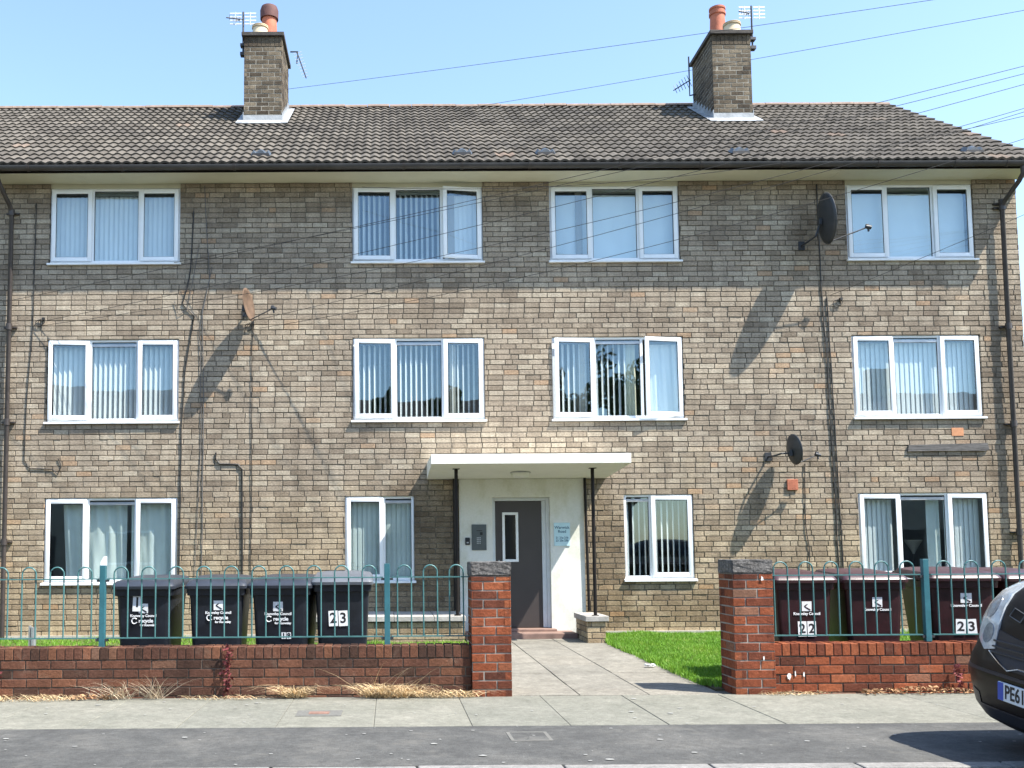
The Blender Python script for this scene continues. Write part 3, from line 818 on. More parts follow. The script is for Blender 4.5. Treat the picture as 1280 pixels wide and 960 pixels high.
def c34(win, W, H, za, zb):
    blind_slats(W*.03, W*.30, za, zb, 12, .077, 'blind', win, y=.16); drape(W*.56, W*.66, za, zb, 'curtain', win, freq=9, amp=.015); blind_slats(W*.70, W*.97, za, zb, 10, .077, 'blind', win, y=.16)
TH = .045
make_window(*WIN[0], L3f, None, c11, TH)
make_window(*WIN[1], L3, {0: -4}, c21)
make_window(*WIN[2], L3f, {2: -9, 0: -1.5}, c12, TH)
make_window(*WIN[3], L3, {0: -3}, c22)
make_window(*WIN[4], L3f, None, c13, TH)
make_window(*WIN[5], L3, {0: -5, 2: -11}, c23)
make_window(*WIN[6], L3f, None, c14, TH)
make_window(*WIN[7], L3, None, c24)
make_window(*WIN[8], L3, None, c31)
make_window(*WIN[9], [(0, .565, 'c'), (.565, 1, 'v')], None, c32)
make_window(*WIN[10], [(0, .385, 'v'), (.385, 1, 'c')], None, c33)
make_window(*WIN[11], L3, None, c34)

# ---- entrance: rendered surround, door, canopy
dx0, dx1, dz0, dz1 = 1.60, 2.50, .165, 2.195
mb = MB()
mb.box(DOOR[0]+.003, -.03, .0, dx0, .12, 2.485); mb.box(dx1, -.03, .0, DOOR[1]-.003, .12, 2.485); mb.box(dx0, -.03, dz1, dx1, .12, 2.485)
mb.build('entrance_surround', 'render', bld)
mb = MB(); fw = .05
mb.box(dx0, .045, dz0, dx0+fw, .115, dz1, .005); mb.box(dx1-fw, .045, dz0, dx1, .115, dz1, .005); mb.box(dx0+fw, .046, dz1-fw, dx1-fw, .114, dz1, .005)
mb.build('door_frame', 'doorframe', bld)
mb = MB(); mb.box(dx0+fw+.003, .07, dz0+.005, dx1-fw-.07, .11, dz1-fw-.003, .003)
door = mb.build('door', 'doorleaf', bld)
mb = MB(); mb.box(dx1-fw-.067, .066, dz0+.005, dx1-fw-.002, .11, dz1-fw-.003, .003); mb.build('side_strip', 'doorframe', door)
mb = MB(); frame_bars(mb, 1.762, 1.19, 2.012, 1.965, .04, .052, .069, .004); mb.build('vision_frame', 'upvc', door)
mb = MB(); mb.box(1.80, .060, 1.228, 1.974, .066, 1.927); mb.build('vision_pane', 'carglass', door)
mb = MB(); mb.tube([(1.70, .035, 1.02), (1.70, .035, 1.22)], .011); mb.tube([(1.70, .035, 1.03), (1.70, .07, 1.03)], .008); mb.tube([(1.70, .035, 1.21), (1.70, .07, 1.21)], .008)
mb.build('handle', 'metal', door)
mb = MB(); mb.box(1.12, -.55, .02, 2.80, -.034, .128, .012); mb.box(dx0-.05, -.20, .128, dx1+.05, .12, .163, .006)
mb.build('entrance_step', 'step', bld)
mb = MB()
mb.prism([(-1.60, 2.582), (-1.60, 2.718), (-.004, 2.735), (-.004, 2.488), (-1.57, 2.575)], 'x', .585, 3.392)
can = mb.build('canopy', 'canopy', bld)
for px, zb in ((.965, .44), (2.945, .42)):
    mb = MB(); mb.tube([(px, -1.12, zb), (px, -1.12, 2.56)], .026, 12); mb.box(px-.05, -1.17, 2.545, px+.05, -1.07, 2.556); mb.box(px-.045, -1.165, zb, px+.045, -1.075, zb+.012)
    mb.build('canopy_post', 'black', bld, smooth=40)
mb = MB(); mb.tube([(3.075, -.06, .43), (3.045, -.06, 2.50)], .022, 12); mb.build('surround_pipe', 'black', bld, smooth=40)
mb = MB(); mb.tube([(1.02, -.05, .45), (1.02, -.05, 2.49)], .035, 12); mb.build('surround_pipe', 'black', bld, smooth=40)
pl = thing('porch_light', 'round opal bulkhead light under the entrance canopy', 'light', (1.95, -.75, 2.527))
mb = MB(); mb.lathe([(.15, -.012), (.152, .0), (.14, .012)], seg=32); mb.build('base', 'metal', pl, smooth=30)
mb = MB(); mb.lathe([(.02, -.085), (.08, -.082), (.12, -.062), (.138, -.03), (.142, -.0125)], seg=32); mb.build('diffuser', 'lightglass', pl, smooth=60)

# low walls either side of the porch
def low_wall(name, label, x0, x1, y0, y1, z, slabx, cat='wall'):
    t = thing(name, label, cat, (0, 0, 0))
    mb = MB()
    kw = dict(thick=.05, proud=.006, inner=False)
    brick_panel(mb, (0, y0, 0), (1, 0, 0), (0, -1, 0), x0, x1, .02, z-.075, **kw)
    brick_panel(mb, (x0, 0, 0), (0, 1, 0), (-1, 0, 0), y0, y1, .02, z-.075, **kw)
    brick_panel(mb, (x1, 0, 0), (0, 1, 0), (1, 0, 0), y0, y1, .02, z-.075, **kw)
    mb.build('brickwork', ['brick', 'mortar'], t, fixn=False)
    mb = MB(); xs_ = slabx
    for a, b in zip(xs_, xs_[1:]): mb.t = rnd.random(); mb.box(a+.003, y0-.035, z-.074, b-.003, y1, z+rnd.uniform(-.004, .004), .006)
    mb.t = None; mb.build('coping', 'slabtop', t)
    return t
low_wall('low_wall', 'low brick planter wall with stone coping left of the entrance', -1.15, 1.06, -1.2, -.04, .437, [-1.2, -.55, .05, .62, 1.075])
low_wall('low_pier', 'short brick pier with stone slab at the foot of the right canopy post', 2.81, 3.07, -1.2, -.36, .42, [2.775, 3.115], 'pier')

# sign, intercom, bell
s = thing('sign', 'pale blue street and flat number sign right of the entrance door', 'sign', (2.68, -.031, 1.613))
mb = MB(); mb.box(-.125, -.012, -.18, .125, -.001, .18, .004); mb.build('board', 'signboard', s)
text_mesh('lettering', 'Warwick\nRoad', .062, 'signtext', s, (0, -.0125, .075), bold=.0012)
text_mesh('lettering', '21 21a 21b\n23 23a 23b', .044, 'signtext', s, (0, -.0125, -.075), bold=.0014)
s = thing('intercom_panel', 'grey steel door entry intercom panel on the white surround', 'intercom', (1.387, -.031, 1.575))
mb = MB(); mb.box(-.115, -.014, -.20, .115, -.001, .20, .003); mb.build('plate', 'panelgrey', s)
mb = MB(); mb.box(.015, -.018, .035, .055, -.0145, .08); mb.box(-.04, -.0175, .098, .05, -.0145, .108); mb.build('camera_window', 'ink', s)
mb = MB()
for i in range(4):
    for j in range(3): mb.box(-.035+j*.022, -.0185, -.10+i*.028, -.021+j*.022, -.0145, -.084+i*.028)
mb.build('keypad', 'metal', s)
s = thing('key_reader', 'small black door entry reader left of the grey intercom', 'door reader', (1.207, -.031, 1.515))
mb = MB(); mb.box(-.038, -.03, -.058, .038, -.001, .058, .012); mb.build('housing', 'ink', s, smooth=40)
mb = MB(); mb.box(-.016, -.034, -.03, .016, -.0305, -.010); mb.build('button', 'metal', s)

# air brick, coloured brick, board on the wall
mb = MB(); mb.box(-.085, -.03, -.085, .085, -.001, .085, .006)
for i in range(3):
    for j in range(3): mb.box(-.055+i*.04, -.032, -.055+j*.04, -.03+i*.04, -.0302, -.03+j*.04)
o = mb.build('air_vent', 'airbrick', None, loc=(6.312, 0, 2.367)); tag(o, 'square red terracotta vent on the wall below the smallest grey dish', 'vent')
mb = MB(); mb.box(-.095, -.008, -.065, .095, -.001, .065, .004)
o = mb.build('vent_cover', 'airbrick2', None, loc=(8.953, 0, 3.185)); tag(o, 'orange vent brick set in the wall under the middle right window', 'vent')
mb = MB()
mb.prism([(0, 0), (.02, .10), (1.26, .125), (1.285, .03), (1.22, -.0), (.4, .005)], 'y', -.035, -.003)
o = mb.build('timber_board', 'wood', None, loc=(8.14, 0, 2.88)); tag(o, 'weathered grey timber board fixed to the wall above the bottom right window', 'board')

# ---- downpipes
def downpipe(x, xo, joints):
    mb = MB(); r = .036
    mb.tube([(xo, -.53, 7.27), (xo, -.53, 7.16), (xo+(x-xo)*.2, -.45, 7.07), (xo+(x-xo)*.85, -.15, 6.86), (x, -.09, 6.78), (x, -.09, .06)], r, 14)
    p = mb.build('downpipe', 'pipe', bld, smooth=50)
    for z in joints:
        mb = MB(); mb.tube([(x, -.09, z-.05), (x, -.09, z+.05)], r*1.32, 14); mb.box(x-.10, -.05, z-.012, x+.10, -.004, z+.012); mb.build('pipe_collar', 'pipe', p, smooth=40)
downpipe(-5.975, -6.03, (6.77, 4.93, 3.42, 1.55)); downpipe(9.79, 9.86, (6.85, 6.78, 4.85, 3.30, 1.6))

# ================================================================== AERIALS AND DISHES
def dish(name, label, c, phi, dia, mat, lnb=True, tilt=8., wall=None, scale=1.):
    """c: centre of the reflector, phi: heading of its axis from +X towards the street"""
    t = thing(name, label, 'satellite dish', c)
    rot = (0, R(-tilt), R(-phi))
    mb = MB(); seg = 28; rw, rh = dia*.46, dia*.5; dep = dia*.10
    rings = []
    for k in range(7):
        q = k/6; n = len(mb.v)
        for j in range(seg):
            a = 2*PI*j/seg; mb.v.append((dep*(q*q-.6), rw*q*math.cos(a)+1e-5, rh*q*math.sin(a)))
        rings.append(n)
    for k in range(6):
        for j in range(seg): mb.face((rings[k]+j, rings[k]+(j+1) % seg, rings[k+1]+(j+1) % seg, rings[k+1]+j))
    o = mb.build('reflector', mat, t, smooth=60, rot=rot)
    so_ = o.modifiers.new('s', 'SOLIDIFY'); so_.thickness = .008; so_.offset = 0
    e = Matrix.Rotation(R(-phi), 4, 'Z') @ Matrix.Rotation(R(-tilt), 4, 'Y')
    bot = e @ Vector((0, 0, -rh*.96)); foc = e @ Vector((dia*.78, 0, -rh*.55)) ; bk = e @ Vector((-dep*.6-.03, 0, -.05))
    mb = MB(); mb.tube([bot, bot.lerp(foc, .5), foc], .010*scale, 8)
    mb.build('feed_arm', 'dkmetal', t)
    mb = MB(); d = (Vector((0, 0, 0))-foc).normalized()
    mb.tube([foc-d*.05, foc+d*.035], .030*scale, 12); mb.tube([foc+Vector((0, 0, .02)), foc+Vector((.01, 0, -.07))], .016*scale, 8); mb.box(foc.x-.03, foc.y-.02, foc.z+.0, foc.x+.02, foc.y+.02, foc.z+.045, .008)
    mb.build('receiver', 'dkmetal', t, smooth=40)
    wy = -c[1]-.003                                   # the wall plane in local y
    wx, wz = (wall or (-.10, -.05))
    mb = MB()
    mb.tube([(wx, wy-.01, wz), (wx, wy-.22, wz-.01), (wx*.6+bk.x*.4, bk.y*.5, wz+.02), tuple(bk)], .016*scale, 8)
    mb.box(wx-.05, wy-.014, wz-.07, wx+.05, wy, wz+.07); mb.box(bk.x-.03, bk.y-.04, bk.z-.05, bk.x+.02, bk.y+.04, bk.z+.05, .006)
    mb.build('wall_bracket', 'dkmetal', t)
    return t
dish('satellite_dish', 'large dark grey satellite dish high on the wall beside the top right window', (6.80, -.42, 6.49), 4, .80, 'dish', tilt=6, wall=(-.20, -.30))
dish('satellite_dish', 'rusty brown satellite dish between the two left window columns', (-2.19, -.33, 5.20), 13, .52, 'rustdish', tilt=8, wall=(-.07, -.04), scale=.9)
dish('satellite_dish', 'small grey satellite dish low on the wall above the red vent', (6.22, -.32, 2.89), -7, .48, 'dish', tilt=8, wall=(-.27, -.08), scale=.9)

def yagi(name, label, base, tip, n, half, mat, pole=None, wide=(1, 0, 0)):
    t = thing(name, label, 'aerial', base)
    b = Vector((0, 0, 0)); e = Vector(tip)-Vector(base); wv = Vector(wide).normalized()
    mb = MB(); mb.tube([b, e], .012, 6); mb.build('boom', 'dkmetal', t)
    mb = MB()
    for i in range(n):
        p = e*(i+.4)/n; h = half*(1-.35*i/n); mb.tube([p-wv*h, p+wv*h], .0055, 5)
    mb.build('elements', mat, t)
    if pole:
        mb = MB(); mb.tube([Vector(p)-Vector(base) for p in pole], .016, 8); mb.build('mast', 'dkmetal', t)
    return t
def panel_aerial(name, label, base, mat='alu', flip=1):
    t = thing(name, label, 'aerial', base)
    mb = MB(); mb.tube([(0, 0, -.42), (0, 0, .48)], .018, 8); mb.build('mast', 'dkmetal', t)
    mb = MB()
    for dz in (.44, .37, .30, .23):
        for k in (-1, 1): mb.box(k*.03 if k > 0 else -.25, -.03, dz-.012, .25 if k > 0 else -.03, -.018, dz+.012)
    for k in (-1, 1): mb.box(k*.14-.006, -.036, .2, k*.14+.006, -.031, .46)
    mb.build('reflector_grid', mat, t)
    mb = MB(); mb.tube([(0, 0, .33), (-.3*flip, -.16, .28)], .011, 6)
    for i in range(4): mb.tube([(-.06*flip*(i+1), -.032*(i+1), .25), (-.06*flip*(i+1), -.032*(i+1), .36)], .005, 5)
    mb.build('boom', 'dkmetal', t)
    mb = MB(); mb.box(-.05, -.06, -.40, .05, .05, -.34); mb.box(-.05, -.06, -.22, .05, .05, -.17); mb.build('clamp', 'dkmetal', t)
    return t
panel_aerial('tv_aerial', 'white grid television aerial on a mast left of the left chimney', (-2.755, 2.75, 11.25))
panel_aerial('tv_aerial', 'white grid television aerial on a mast right of the right chimney', (7.02, 2.75, 11.33))
yagi('tv_aerial', 'slanting thin yagi aerial on the right side of the left chimney', (-1.80, 3.5, 11.34), (-1.60, 3.35, 10.72), 9, .09, 'alu', [(-1.93, 3.5, 11.34), (-1.78, 3.5, 11.34), (-1.80, 3.5, 11.1)], (1, 0, .3))
yagi('tv_aerial', 'dark yagi aerial on a bracket left of the right chimney', (6.05, 3.5, 10.72), (5.62, 3.2, 10.36), 6, .13, 'dkmetal', [(6.03, 3.5, 11.2), (6.03, 3.5, 10.40), (6.12, 3.5, 10.42)], (-.3, .2, 1))

# ---- wall cables
def wall_cable(label, pts, r=.008, mat='cable', group=None, y=-.014):
    P = []
    base = Vector((pts[-1][0], 0, pts[-1][1]))
    for i, (x, z) in enumerate(pts):
        P.append(Vector((x, y, z)))
    Q = []
    for i in range(len(P)-1):
        n = max(2, int((P[i+1]-P[i]).length/.35))
        for j in range(n):
            q = P[i].lerp(P[i+1], j/n); q.x += rnd.uniform(-.006, .006) if j else 0; Q.append(q)
    Q.append(P[-1])
    mb = MB(); mb.tube([q-base for q in Q], r, 6)
    o = mb.build('wall_cable', mat, None, smooth=50, loc=tuple(base)); return tag(o, label, 'cable')
FX = lambda px, py: None
CAB = [
 ('thin black cable down the far left wall, ending in a hook', [(-5.615, 6.95), (-5.63, 4.95), (-5.70, 3.8), (-5.72, 2.83), (-5.64, 2.70), (-5.27, 2.68), (-5.19, 2.60), (-5.14, 2.72), (-5.19, 2.85)], .0075, 'cable'),
 ('thin cable running down the wall from the eaves left of the rusty dish', [(-2.93, 7.22), (-2.88, 6.3), (-2.84, 5.7), (-2.95, 5.2), (-2.93, 4.3), (-2.92, 2.9), (-2.93, 1.3), (-2.94, .4)], .0065, 'cableg'),
 ('thick black cable with a kink beside the left window column', [(-3.10, 6.8), (-3.14, 5.9), (-3.20, 5.55), (-3.27, 5.3), (-3.08, 5.1), (-3.22, 4.2), (-3.27, 3.3), (-3.27, 2.2), (-3.29, .5)], .010, 'cable'),
 ('thin cable hanging straight down below the rusty dish', [(-2.14, 4.98), (-2.165, 4.6), (-2.16, 2.9), (-2.17, .5)], .006, 'cable'),
 ('black pipe-like cable with a step in it below the rusty dish', [(-2.72, 2.93), (-2.73, 2.83), (-2.66, 2.75), (-2.37, 2.74), (-2.31, 2.66), (-2.305, .4)], .013, 'cable'),
 ('black cable down the wall behind the large grey dish, left one of the pair', [(6.88, 7.2), (6.885, 5.6), (6.94, 4.2), (6.965, 2.6), (7.0, .5)], .010, 'cable'),
 ('black cable down the wall by the right windows, right one of the pair', [(6.97, 5.35), (7.0, 4.2), (7.03, 2.6), (7.07, .5)], .010, 'cable'),
 ('cable dropping from the small grey dish to the bins', [(6.52, 2.70), (6.50, 2.1), (6.50, 1.7), (6.54, 1.4), (6.53, .6)], .0075, 'cable'),
 ('thin slack cable looping beside the kinked black cable', [(-3.02, 6.2), (-3.12, 5.6), (-3.20, 5.2), (-3.33, 5.12), (-3.40, 5.35)], .005, 'cableg'),
 ('thin grey cable slanting down the wall between the left windows', [(-2.80, 5.9), (-2.99, 4.9), (-2.95, 3.2), (-3.0, 2.0), (-3.06, .6)], .005, 'cableg'),
]
for l, p, r, m in CAB: wall_cable(l, p, r, m)
for (x, z, l) in ((-5.53, 5.0, 'small coil of black cable at the wall anchor above the left middle window'), (-2.22, 4.92, 'small coil of black cable below the rusty dish'), (7.12, 5.25, 'small coil of black cable at the anchor near the right windows')):
    mb = MB(); mb.tube([(.055*math.cos(t), -.02, .055*math.sin(t)) for t in [2*PI*i/16 for i in range(17)]], .006, 6); mb.tube([(.04+.05*math.cos(t), -.028, .02+.045*math.sin(t)) for t in [2*PI*i/16 for i in range(17)]], .005, 6)
    mb.box(.05, -.045, .05, .09, -.003, .09)
    tag(mb.build('cable_coil', 'cable', None, loc=(x, 0, z)), l, 'cable coil')

# ---- telegraph pole and overhead wires
PT = Vector((14.6, -5.3, 8.5))
t = thing('telegraph_pole', 'wooden telegraph pole on the pavement beyond the right edge of the photo', 'pole', (PT.x, PT.y, 0))
mb = MB(); mb.tube([(0, 0, -.1), (0, 0, 8.9)], .15, 14, r2=.10); mb.build('shaft', 'bark', t, smooth=50)
mb = MB(); mb.lathe([(.05, 8.45), (.22, 8.47), (.22, 8.5), (.05, 8.52)], seg=16); mb.build('wire_ring', 'dkmetal', t)
def overhead(label, a, sag=.28, r=.0036, end=None):
    a = Vector(a); b = end or PT; n = 26
    pts = [a.lerp(b, i/n)-Vector((0, 0, sag*4*(i/n)*(1-i/n)))-a for i in range(n+1)]
    mb = MB(); mb.tube(pts, r, 6)
    tag(mb.build('overhead_wire', 'cable', None, smooth=50, loc=tuple(a)), label, 'wire')
overhead('overhead wire from the pole to the left chimney, upper of the two against the sky', (-1.96, 3.2, 10.42), .10)
overhead('overhead wire passing behind the roof ridge left of centre to the pole', (-.95, 5.0, 10.45), .10)
overhead('overhead wire to the wall anchor above the left middle window', (-5.47, -.03, 5.03), .30)
overhead('overhead wire ending just under the coil left of the left middle window', (-5.57, -.03, 4.95), .62)
overhead('overhead wire leaving the picture at the left edge above the middle window', (-7.6, -.03, 5.05), .25)
overhead('overhead wire to the anchor beside the rusty dish', (-2.15, -.03, 5.02), .30)
overhead('overhead wire to the cable coil below the rusty dish', (-2.05, -.03, 4.90), .60)
overhead('overhead wire to the anchor near the right windows', (7.02, -.03, 5.38), .15)
overhead('overhead wire to the corner of the left top window sill', (-3.4, -.05, 5.96), .30)
overhead('overhead wire to the eaves over the second window column', (-.4, -.5, 7.0), 1.05)

# ================================================================== BOUNDARY WALLS, PILLARS, RAILINGS
def boundary(name, label, x0, x1, yf, zt, mat='redb'):
    t = thing(name, label, 'wall', (0, 0, 0))
    mb = MB(); kw = dict(L=.235, H=.0835, J=.012, thick=.06, proud=.007, inner=False, jit=.003)
    zc = zt-.118; vb = zc-5*.0835
    brick_panel(mb, (0, yf, 0), (1, 0, 0), (0, -1, 0), x0, x1, vb, zc, **kw)
    brick_panel(mb, (0, yf+.225, 0), (1, 0, 0), (0, 1, 0), x0, x1, vb, zc, **kw)
    mb.build('brickwork', [mat, 'redmortar'], t, fixn=False)
    mb = MB(); x = x0
    while x < x1-.03:
        mb.t = rnd.random(); d = rnd.uniform(-.003, .003)
        mb.box(x+.005, yf-.003+d, zc+.006, min(x+.076, x1), yf+.228+d, zt+rnd.uniform(-.004, .003), .004); x += .0805
    mb.cur = 1; mb.t = .5; mb.box(x0, yf+.008, zc-.004, x1, yf+.217, zt-.012)
    mb.cur = 0; mb.t = None; mb.build('brick_on_edge_coping', ['red' if mat == 'red' else 'redb', 'redmortar'], t)
    return t
YL = -5.93; YR = -5.93
boundary('garden_wall', 'low red brick garden wall left of the entrance path', -9.0, .752, YL, .470)
boundary('garden_wall', 'low red brick garden wall right of the entrance path', 3.585, 12.0, YR, .462, 'red')
def pillar(label, x0, x1, y0, y1, z, kx):
    t = thing('gate_pillar', label, 'gate pillar', (0, 0, 0))
    mb = MB(); kw = dict(L=.235, H=.0832, J=.013, thick=.06, proud=.006, inner=False, jit=.003)
    zb = z-.13
    brick_panel(mb, (0, y0, 0), (1, 0, 0), (0, -1, 0), x0, x1, -.02, zb, phase=-x0, **kw)
    brick_panel(mb, (0, y1, 0), (1, 0, 0), (0, 1, 0), x0, x1, -.02, zb, phase=-x0, **kw)
    brick_panel(mb, (x0, 0, 0), (0, 1, 0), (-1, 0, 0), y0, y1, -.02, zb, phase=-y0, **kw)
    brick_panel(mb, (x1, 0, 0), (0, 1, 0), (1, 0, 0), y0, y1, -.02, zb, phase=-y0, **kw)
    mb.build('brickwork', ['red', 'pillmortar'], t, fixn=False)
    bm = bmesh.new(); bmesh.ops.create_cube(bm, size=1)
    for v in bm.verts: v.co = Vector(((x0+x1)/2+v.co.x*(x1-x0+.012), (y0+y1)/2+v.co.y*(y1-y0+.012), zb+.065+v.co.z*.13))
    bmesh.ops.bevel(bm, geom=list(bm.edges), offset=.014, segments=2, affect='EDGES', profile=.5)
    bmesh.ops.subdivide_edges(bm, edges=list(bm.edges), cuts=4, use_grid_fill=True)
    for v in bm.verts: v.co += Vector((rnd.uniform(-.003, .003), rnd.uniform(-.003, .003), rnd.uniform(-.004, .004)))
    mb = MB(); mb.add_bm(bm); mb.build('coping', 'coping', t)
    return t
pillar('red brick gate pillar with dark stone coping left of the path', .756, 1.125, -5.98, -5.60, 1.245, 0)
pillar('red brick gate pillar with dark stone coping right of the path', 3.205, 3.58, -5.98, -5.60, 1.25, 0)
# white paint splashes low on the right pillar and wall
for i, (x, z, sx, sz, l) in enumerate(((3.48, 1.07, .02, .03, 'white paint splash near the top of the right pillar'), (3.47, .34, .012, .03, 'white paint splash in the middle of the right pillar'), (3.72, .16, .025, .05, 'largest white paint splash low on the right garden wall'), (3.78, .185, .012, .04, 'thin white paint splash low on the right garden wall'), (3.86, .18, .010, .03, 'rightmost small white paint splash on the right garden wall'))):
    mb = MB(); n = 11; yy = -5.990 if x < 3.58 else -5.940
    mb.prism([(sx*.7*math.cos(2*PI*k/n)*rnd.uniform(.5, 1.3), sz*.75*math.sin(2*PI*k/n)*rnd.uniform(.5, 1.3)) for k in range(n)], 'y', 0, .004)
    tag(mb.build('paint_splash', 'splash', None, loc=(x, yy, z)), l, 'paint splash', 'white paint splashes on the right brickwork')

def railing(label, segs, posts, y, zr, zb, zh, whitecap=None):
    t = thing('bow_top_railing', label, 'railing', (0, y, 0))
    for a, b in segs:
        for z in (zr, zb):
            mb = MB(); mb.box(a, -.017, z-.0055, b, .017, z+.0055); mb.build('rail', 'teal', t)
        nh = round((b-a)/.262); p = (b-a)/nh
        for i in range(nh):
            c = a+p*(i+.5); h = .066
            mb = MB(); pts = [(c-h, 0, zb), (c-h, 0, zh-h)]+[(c-h*math.cos(q), 0, zh-h+h*math.sin(q)) for q in [PI*k/9 for k in range(1, 9)]]+[(c+h, 0, zh-h), (c+h, 0, zb)]
            mb.tube(pts, .0075, 7); mb.build('hoop', 'teal', t, smooth=60)
    for (x, zt) in posts:
        mb = MB(); mb.box(x-.027, -.027, .465, x+.027, .027, zt, .003); pp = mb.build('post', 'tealpost', t)
        mb = MB()
        for z in (zr, zb):
            for s_ in (-1, 1): mb.box(x+s_*.027-(.03 if s_ < 0 else 0), -.02, z-.028, x+s_*.027+(.03 if s_ > 0 else 0), .02, z-.006)
        mb.build('rail_bracket', 'dkmetal', pp)
        if whitecap and abs(x-whitecap) < .01:
            mb = MB(); mb.prism([(x-.020, zt), (x+.028, zt), (x+.028, zt+.085), (x+.01, zt+.085), (x-.020, zt+.03)], 'y', -.024, .024); mb.build('cap', 'whitepaint', pp)
    return t
railing('teal bow-top metal railing on the left garden wall in front of the black bins', [(-5.42, -2.77), (-2.69, -.07), (.01, .752)], [(-5.46, 1.24), (-2.73, 1.235), (-.03, 1.235)], YL+.11, 1.105, .548, 1.218, -2.73)
railing('teal bow-top metal railing on the right garden wall in front of the maroon bins', [(3.60, 5.05), (5.15, 7.78), (7.86, 10.5)], [(5.10, 1.245), (7.82, 1.245), (10.54, 1.245)], YR+.11, 1.098, .530, 1.225)
mb = MB(); mb.tube([(0, 0, 0), (0, 0, .42)], .035, 12); mb.box(-.05, -.03, .0, -.035, .03, .44)
tag(mb.build('marker_post', 'metal', None, loc=(-4.42, -3, .03)), 'short grey metal post standing in the grass behind the left railing', 'post')

# ================================================================== BINS
def rrect(w, y0, y1, r, z, n=4, dy=0):
    pts = []
    for cx, cy, a0 in ((w/2-r, y1-r, 0), (-w/2+r, y1-r, PI/2), (-w/2+r, y0+r, PI), (w/2-r, y0+r, 1.5*PI)):
        for k in range(n+1):
            a = a0+PI/2*k/n; pts.append((cx+r*math.cos(a), cy+r*math.sin(a)+dy, z))
    return pts
def make_bin(label, group, body, lid):
    t = thing('wheelie_bin', label, 'wheelie bin', (0, 0, 0), 0, group)
    mb = MB()
    L = [(.0, .40, .055, .50), (.03, .43, .045, .52), (.30, .465, .035, .575), (.82, .515, .012, .66), (.86, .525, .008, .67), (.865, .565, -.015, .69), (.925, .575, -.02, .70), (.93, .54, 0, .68)]
    mb.loft([rrect(w_, a, b, .045, z) for z, w_, a, b in L])
    b = mb.build('body', body, t, smooth=35)
    # raised arch at the bottom front
    mb = MB(); pts = []
    for k in range(13):
        a = PI*k/12; pts.append((.15*-math.cos(a), .028, .05+.20*math.sin(a)**.55 if 0 < k < 12 else .03))
    mb.tube([(p[0], p[1]+.0, p[2]) for p in pts], .012, 6); mb.build('front_rib', body, t, smooth=50)
    mb = MB()
    rings = [rrect(.60, -.045, .70, .05, .928), rrect(.605, -.05, .705, .05, .955), rrect(.585, -.035, .70, .05, .975), rrect(.55, .0, .70, .06, 1.000), rrect(.40, .12, .66, .08, 1.015)]
    # the lid rises towards its hinge
    rings = [[(x, y, z+max(0, y)*.055) for x, y, z in r] for r in rings]
    mb.loft(rings)
    ld = mb.build('lid', lid, t, smooth=35)
    mb = MB()
    mb.tube([(-.29, .735, .985), (.29, .735, .985)], .022, 10); mb.box(-.29, .66, .95, -.24, .745, 1.01, .01); mb.box(.24, .66, .95, .29, .745, 1.01, .01)
    mb.build('handle_bar', body, t, smooth=40)
    for s_ in (-1, 1):
        mb = MB(); mb.tube([(s_*.215, .60, .10), (s_*.265, .60, .10)], .10, 20); mb.build('wheel', 'rubber', t, smooth=40)
    return t
def bin_front(z): return .035-.023*(z-.30)/.52-.0035
def bin_logo(t, z, kind, lx=0., dark='binblk'):
    tl = math.atan(.023/.52)
    yf = bin_front(z)
    mb = MB(); mb.box(lx-.045, -.0012, -.045, lx+.045, 0, .045); o = mb.build('logo_square', 'sticker', t); o.location = (0, yf, z); o.rotation_euler = (-tl*-1, 0, 0)
    mb = MB(); w_ = .0055
    for a, b in (((.030, .036), (-.022, -.002)), ((-.022, -.002), (.034, -.036)), ):
        d = Vector((b[0]-a[0], b[1]-a[1])).normalized(); nx, ny = -d.y*w_, d.x*w_
        mb.prism([(a[0]+nx, a[1]+ny), (b[0]+nx, b[1]+ny), (b[0]-nx, b[1]-ny), (a[0]-nx, a[1]-ny)], 'y', -.002, -.0013)
    o2 = mb.build('logo_mark', dark, t); o2.location = (lx, yf, z)
    text_mesh('lettering', 'Knowsley Council', .034, 'sticker', t, (lx, bin_front(z-.075)-.002, z-.070), bold=.0012)
    if kind == 'recycle':
        text_mesh('lettering', 'recycle', .048, 'sticker', t, (lx+.025, bin_front(z-.12)-.002, z-.118), bold=.0018)
        text_mesh('lettering', 'for Knowsley', .028, 'sticker', t, (lx+.045, bin_front(z-.16)-.002, z-.158), bold=.0014)
        mb = MB(); ya = bin_front(z-.12)-.002
        pts = [(lx-.085+.026*math.cos(a), ya, z-.118+.026*math.sin(a)) for a in [R(40)+R(290)*k/14 for k in range(15)]]
        mb.tube(pts, .0055, 5); mb.build('recycle_mark', 'sticker', t)
def bin_number(t, x, z, chars, size=.13, stw=.085, sth=.135, tilt=0):
    for i, ch in enumerate(chars):
        cx = x+(i-(len(chars)-1)/2)*(stw+.008)
        mb = MB(); mb.box(-stw/2, -.0012, -sth/2, stw/2, 0, sth/2); o = mb.build('number_sticker', 'sticker', t, loc=(cx, bin_front(z)-.001, z), rot=(.0, R(tilt+rnd.uniform(-3, 3)), 0))
        text_mesh('number', ch, size, 'ink', o, (0, -.0018, 0), bold=.003, depth=.0005)
ZB = .03
G1 = 'charcoal wheelie bins behind the left railing'; G2 = 'maroon wheelie bins behind the right railing'
b = make_bin('charcoal wheelie bin with a white number 1 sticker, leftmost of the black bins', G1, 'binblk', 'binlid')
b.location = (-2.44, -5.46, ZB); b.rotation_euler = (0, 0, R(-2)); b.scale = (1.04, 1, 1.04); bin_logo(b, .745, 'recycle', .0); bin_number(b, -.058, .80, '1', .13, .085, .165, 3)
